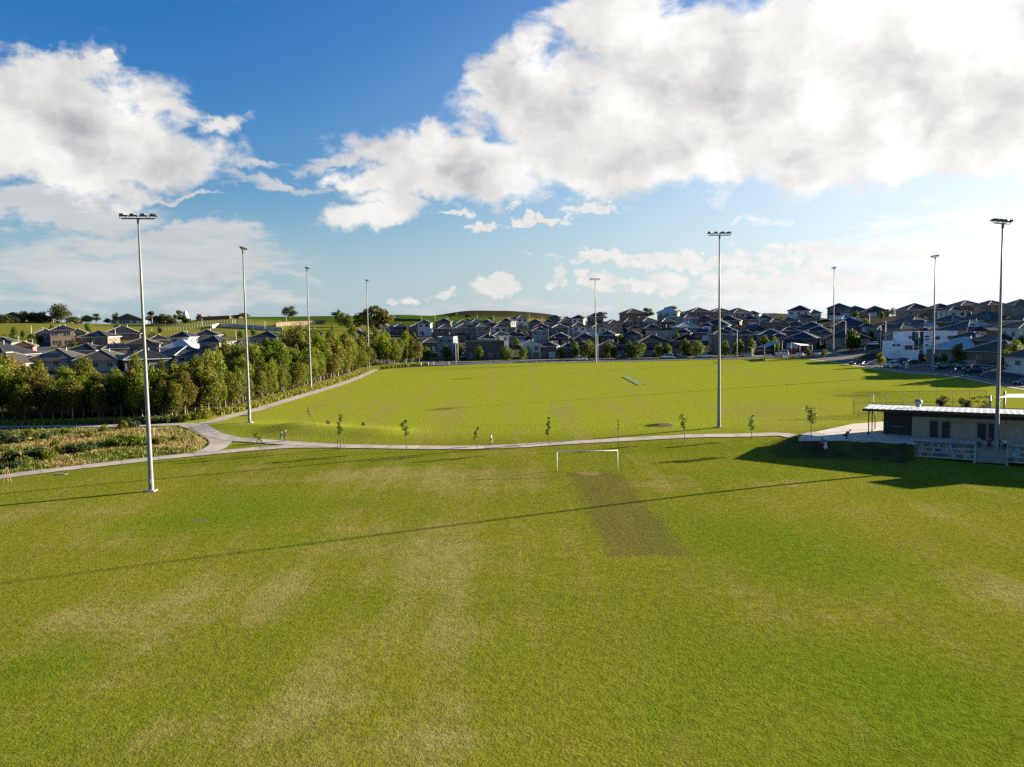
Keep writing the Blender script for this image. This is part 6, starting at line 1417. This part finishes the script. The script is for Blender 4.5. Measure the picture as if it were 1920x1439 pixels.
person(at(527.5, 828.5), -1.3, 'person in pale blue shirt and jeans walking on the path, left of a pair', 'walk', 'blue', 'denim')
person(at(535, 828.5), -1.3, 'person in brown jacket and pale hair walking, right of a pair', 'walk', 'brown', 'brown', (.55, .50, .45))
person(at(921.5, 835.5), 1.4, 'lone person in white top and tan trousers walking along the path', 'walk', 'white', 'tan')
person(at(1541.5, 846), 2.6, 'dark clothed person standing beside the child in pink dress on the bank', 'stand', 'grey', 'dark')
person(at(1547.5, 846.5), 3.0, 'child in a pale pink dress on the shaded bank', 'stand', 'pink', 'white', scale=.86, dress=True)
q = zpt(1584, 822.5, BZ+.06); person((q[0], q[1], BZ+.10), 1.5, 'person in navy clothes crouching on the edge of the concrete apron', 'crouch', 'navy', 'dark')
def seat(s, dz=0.0): v = bxy(s, -4.3); return (v[0], v[1], BZ+.12+dz)
s1 = [s_of(px, -4.3) for px in (1841, 1862, 1878, 1890)]
person(seat(s1[0]), RZ+.3, 'person in tan top seated at the head of the terrace stairs, leftmost', 'sit', 'tan', 'dark'); person(seat(s1[1]), RZ-.2, 'person in brown top seated at the stairs, half behind the mast', 'sit', 'brown', 'dark'); person(seat(s1[2]), RZ, 'person in dark clothes seated on the terrace just right of the mast', 'sit', 'dark', 'dark'); person(seat(s1[3]), RZ+.1, 'person in white top seated on the terrace, rightmost of the sitters', 'sit', 'white', 'navy')
person(at(1783, 701.5), .4, 'person in black walking on the roadside path beyond the field', 'walk', 'dark', 'dark'); person(at(1791, 702.5), .4, 'person in white shirt walking on the roadside path beyond the field', 'walk', 'white', 'navy')
person(at(1649, 686), .2, 'person in dark clothes standing beside the silver sedan', 'stand', 'dark', 'dark'); person(at(1621.5, 659), .2, 'small person in white standing on the corner verge of the side street', 'stand', 'white', 'white')

# ------------------------------------------------------------------ cattle on the pasture hill
def cow(px, py, dark, rz, label):
    V = lambda *a: Vector(a); p = at(px, py); root = empty('cow', p, rz)
    P = [V(.75, 0, 1.12), V(.3, 0, 1.02), V(-.25, 0, 1.05), V(-.7, 0, 1.15), V(1.05, 0, 1.0), V(1.35, 0, .55), V(1.55, 0, .30)]; E_ = [(0, 1), (1, 2), (2, 3), (0, 4), (4, 5), (5, 6)]; R_ = [.33, .38, .39, .30, .21, .15, .10]
    for x, s in ((.65, -1), (.65, 1), (-.65, -1), (-.65, 1)):
        k = len(P); bk = x < 0; P += [V(x, s*.2, .75), V(x+(.08 if bk else 0), s*.2, .52), V(x-(.08 if bk else 0), s*.2, .36), V(x, s*.2, .03)]; R_ += [.14, .09, .065, .06]; E_ += [(0 if not bk else 3, k), (k, k+1), (k+1, k+2), (k+2, k+3)]
    k = len(P); P += [V(-.98, 0, 1.1), V(-1.05, 0, .6), V(1.22, -.22, .82), V(1.22, .22, .82)]; R_ += [.04, .03, .05, .05]; E_ += [(3, k), (k, k+1), (5, k+2), (5, k+3)]
    link('body', skin_mesh('body', P, E_, R_, mat('hide_dark' if dark else 'hide_tan', (.02, .016, .014) if dark else (.16, .085, .045), .8, .2), 1), root)
    return tag(root, label, 'cow', 'cattle on the pasture hill')
for i, (px, py, dk, rz) in enumerate([(10, 606.5, 0, .3), (27, 603.5, 1, 2.8), (31, 606, 0, 0), (40.5, 606, 1, 0), (46, 606, 1, 3.0), (64, 604, 1, .4), (93, 606, 0, 2.6), (107, 608, 1, .2), (113, 608, 1, 2.9), (142, 609, 1, 0), (150, 609, 1, 3.1)]):
    cow(px, py, dk, rz, f"{'black' if dk else 'tan'} cow grazing on the pasture hill, {ORD[i]} cow from left")
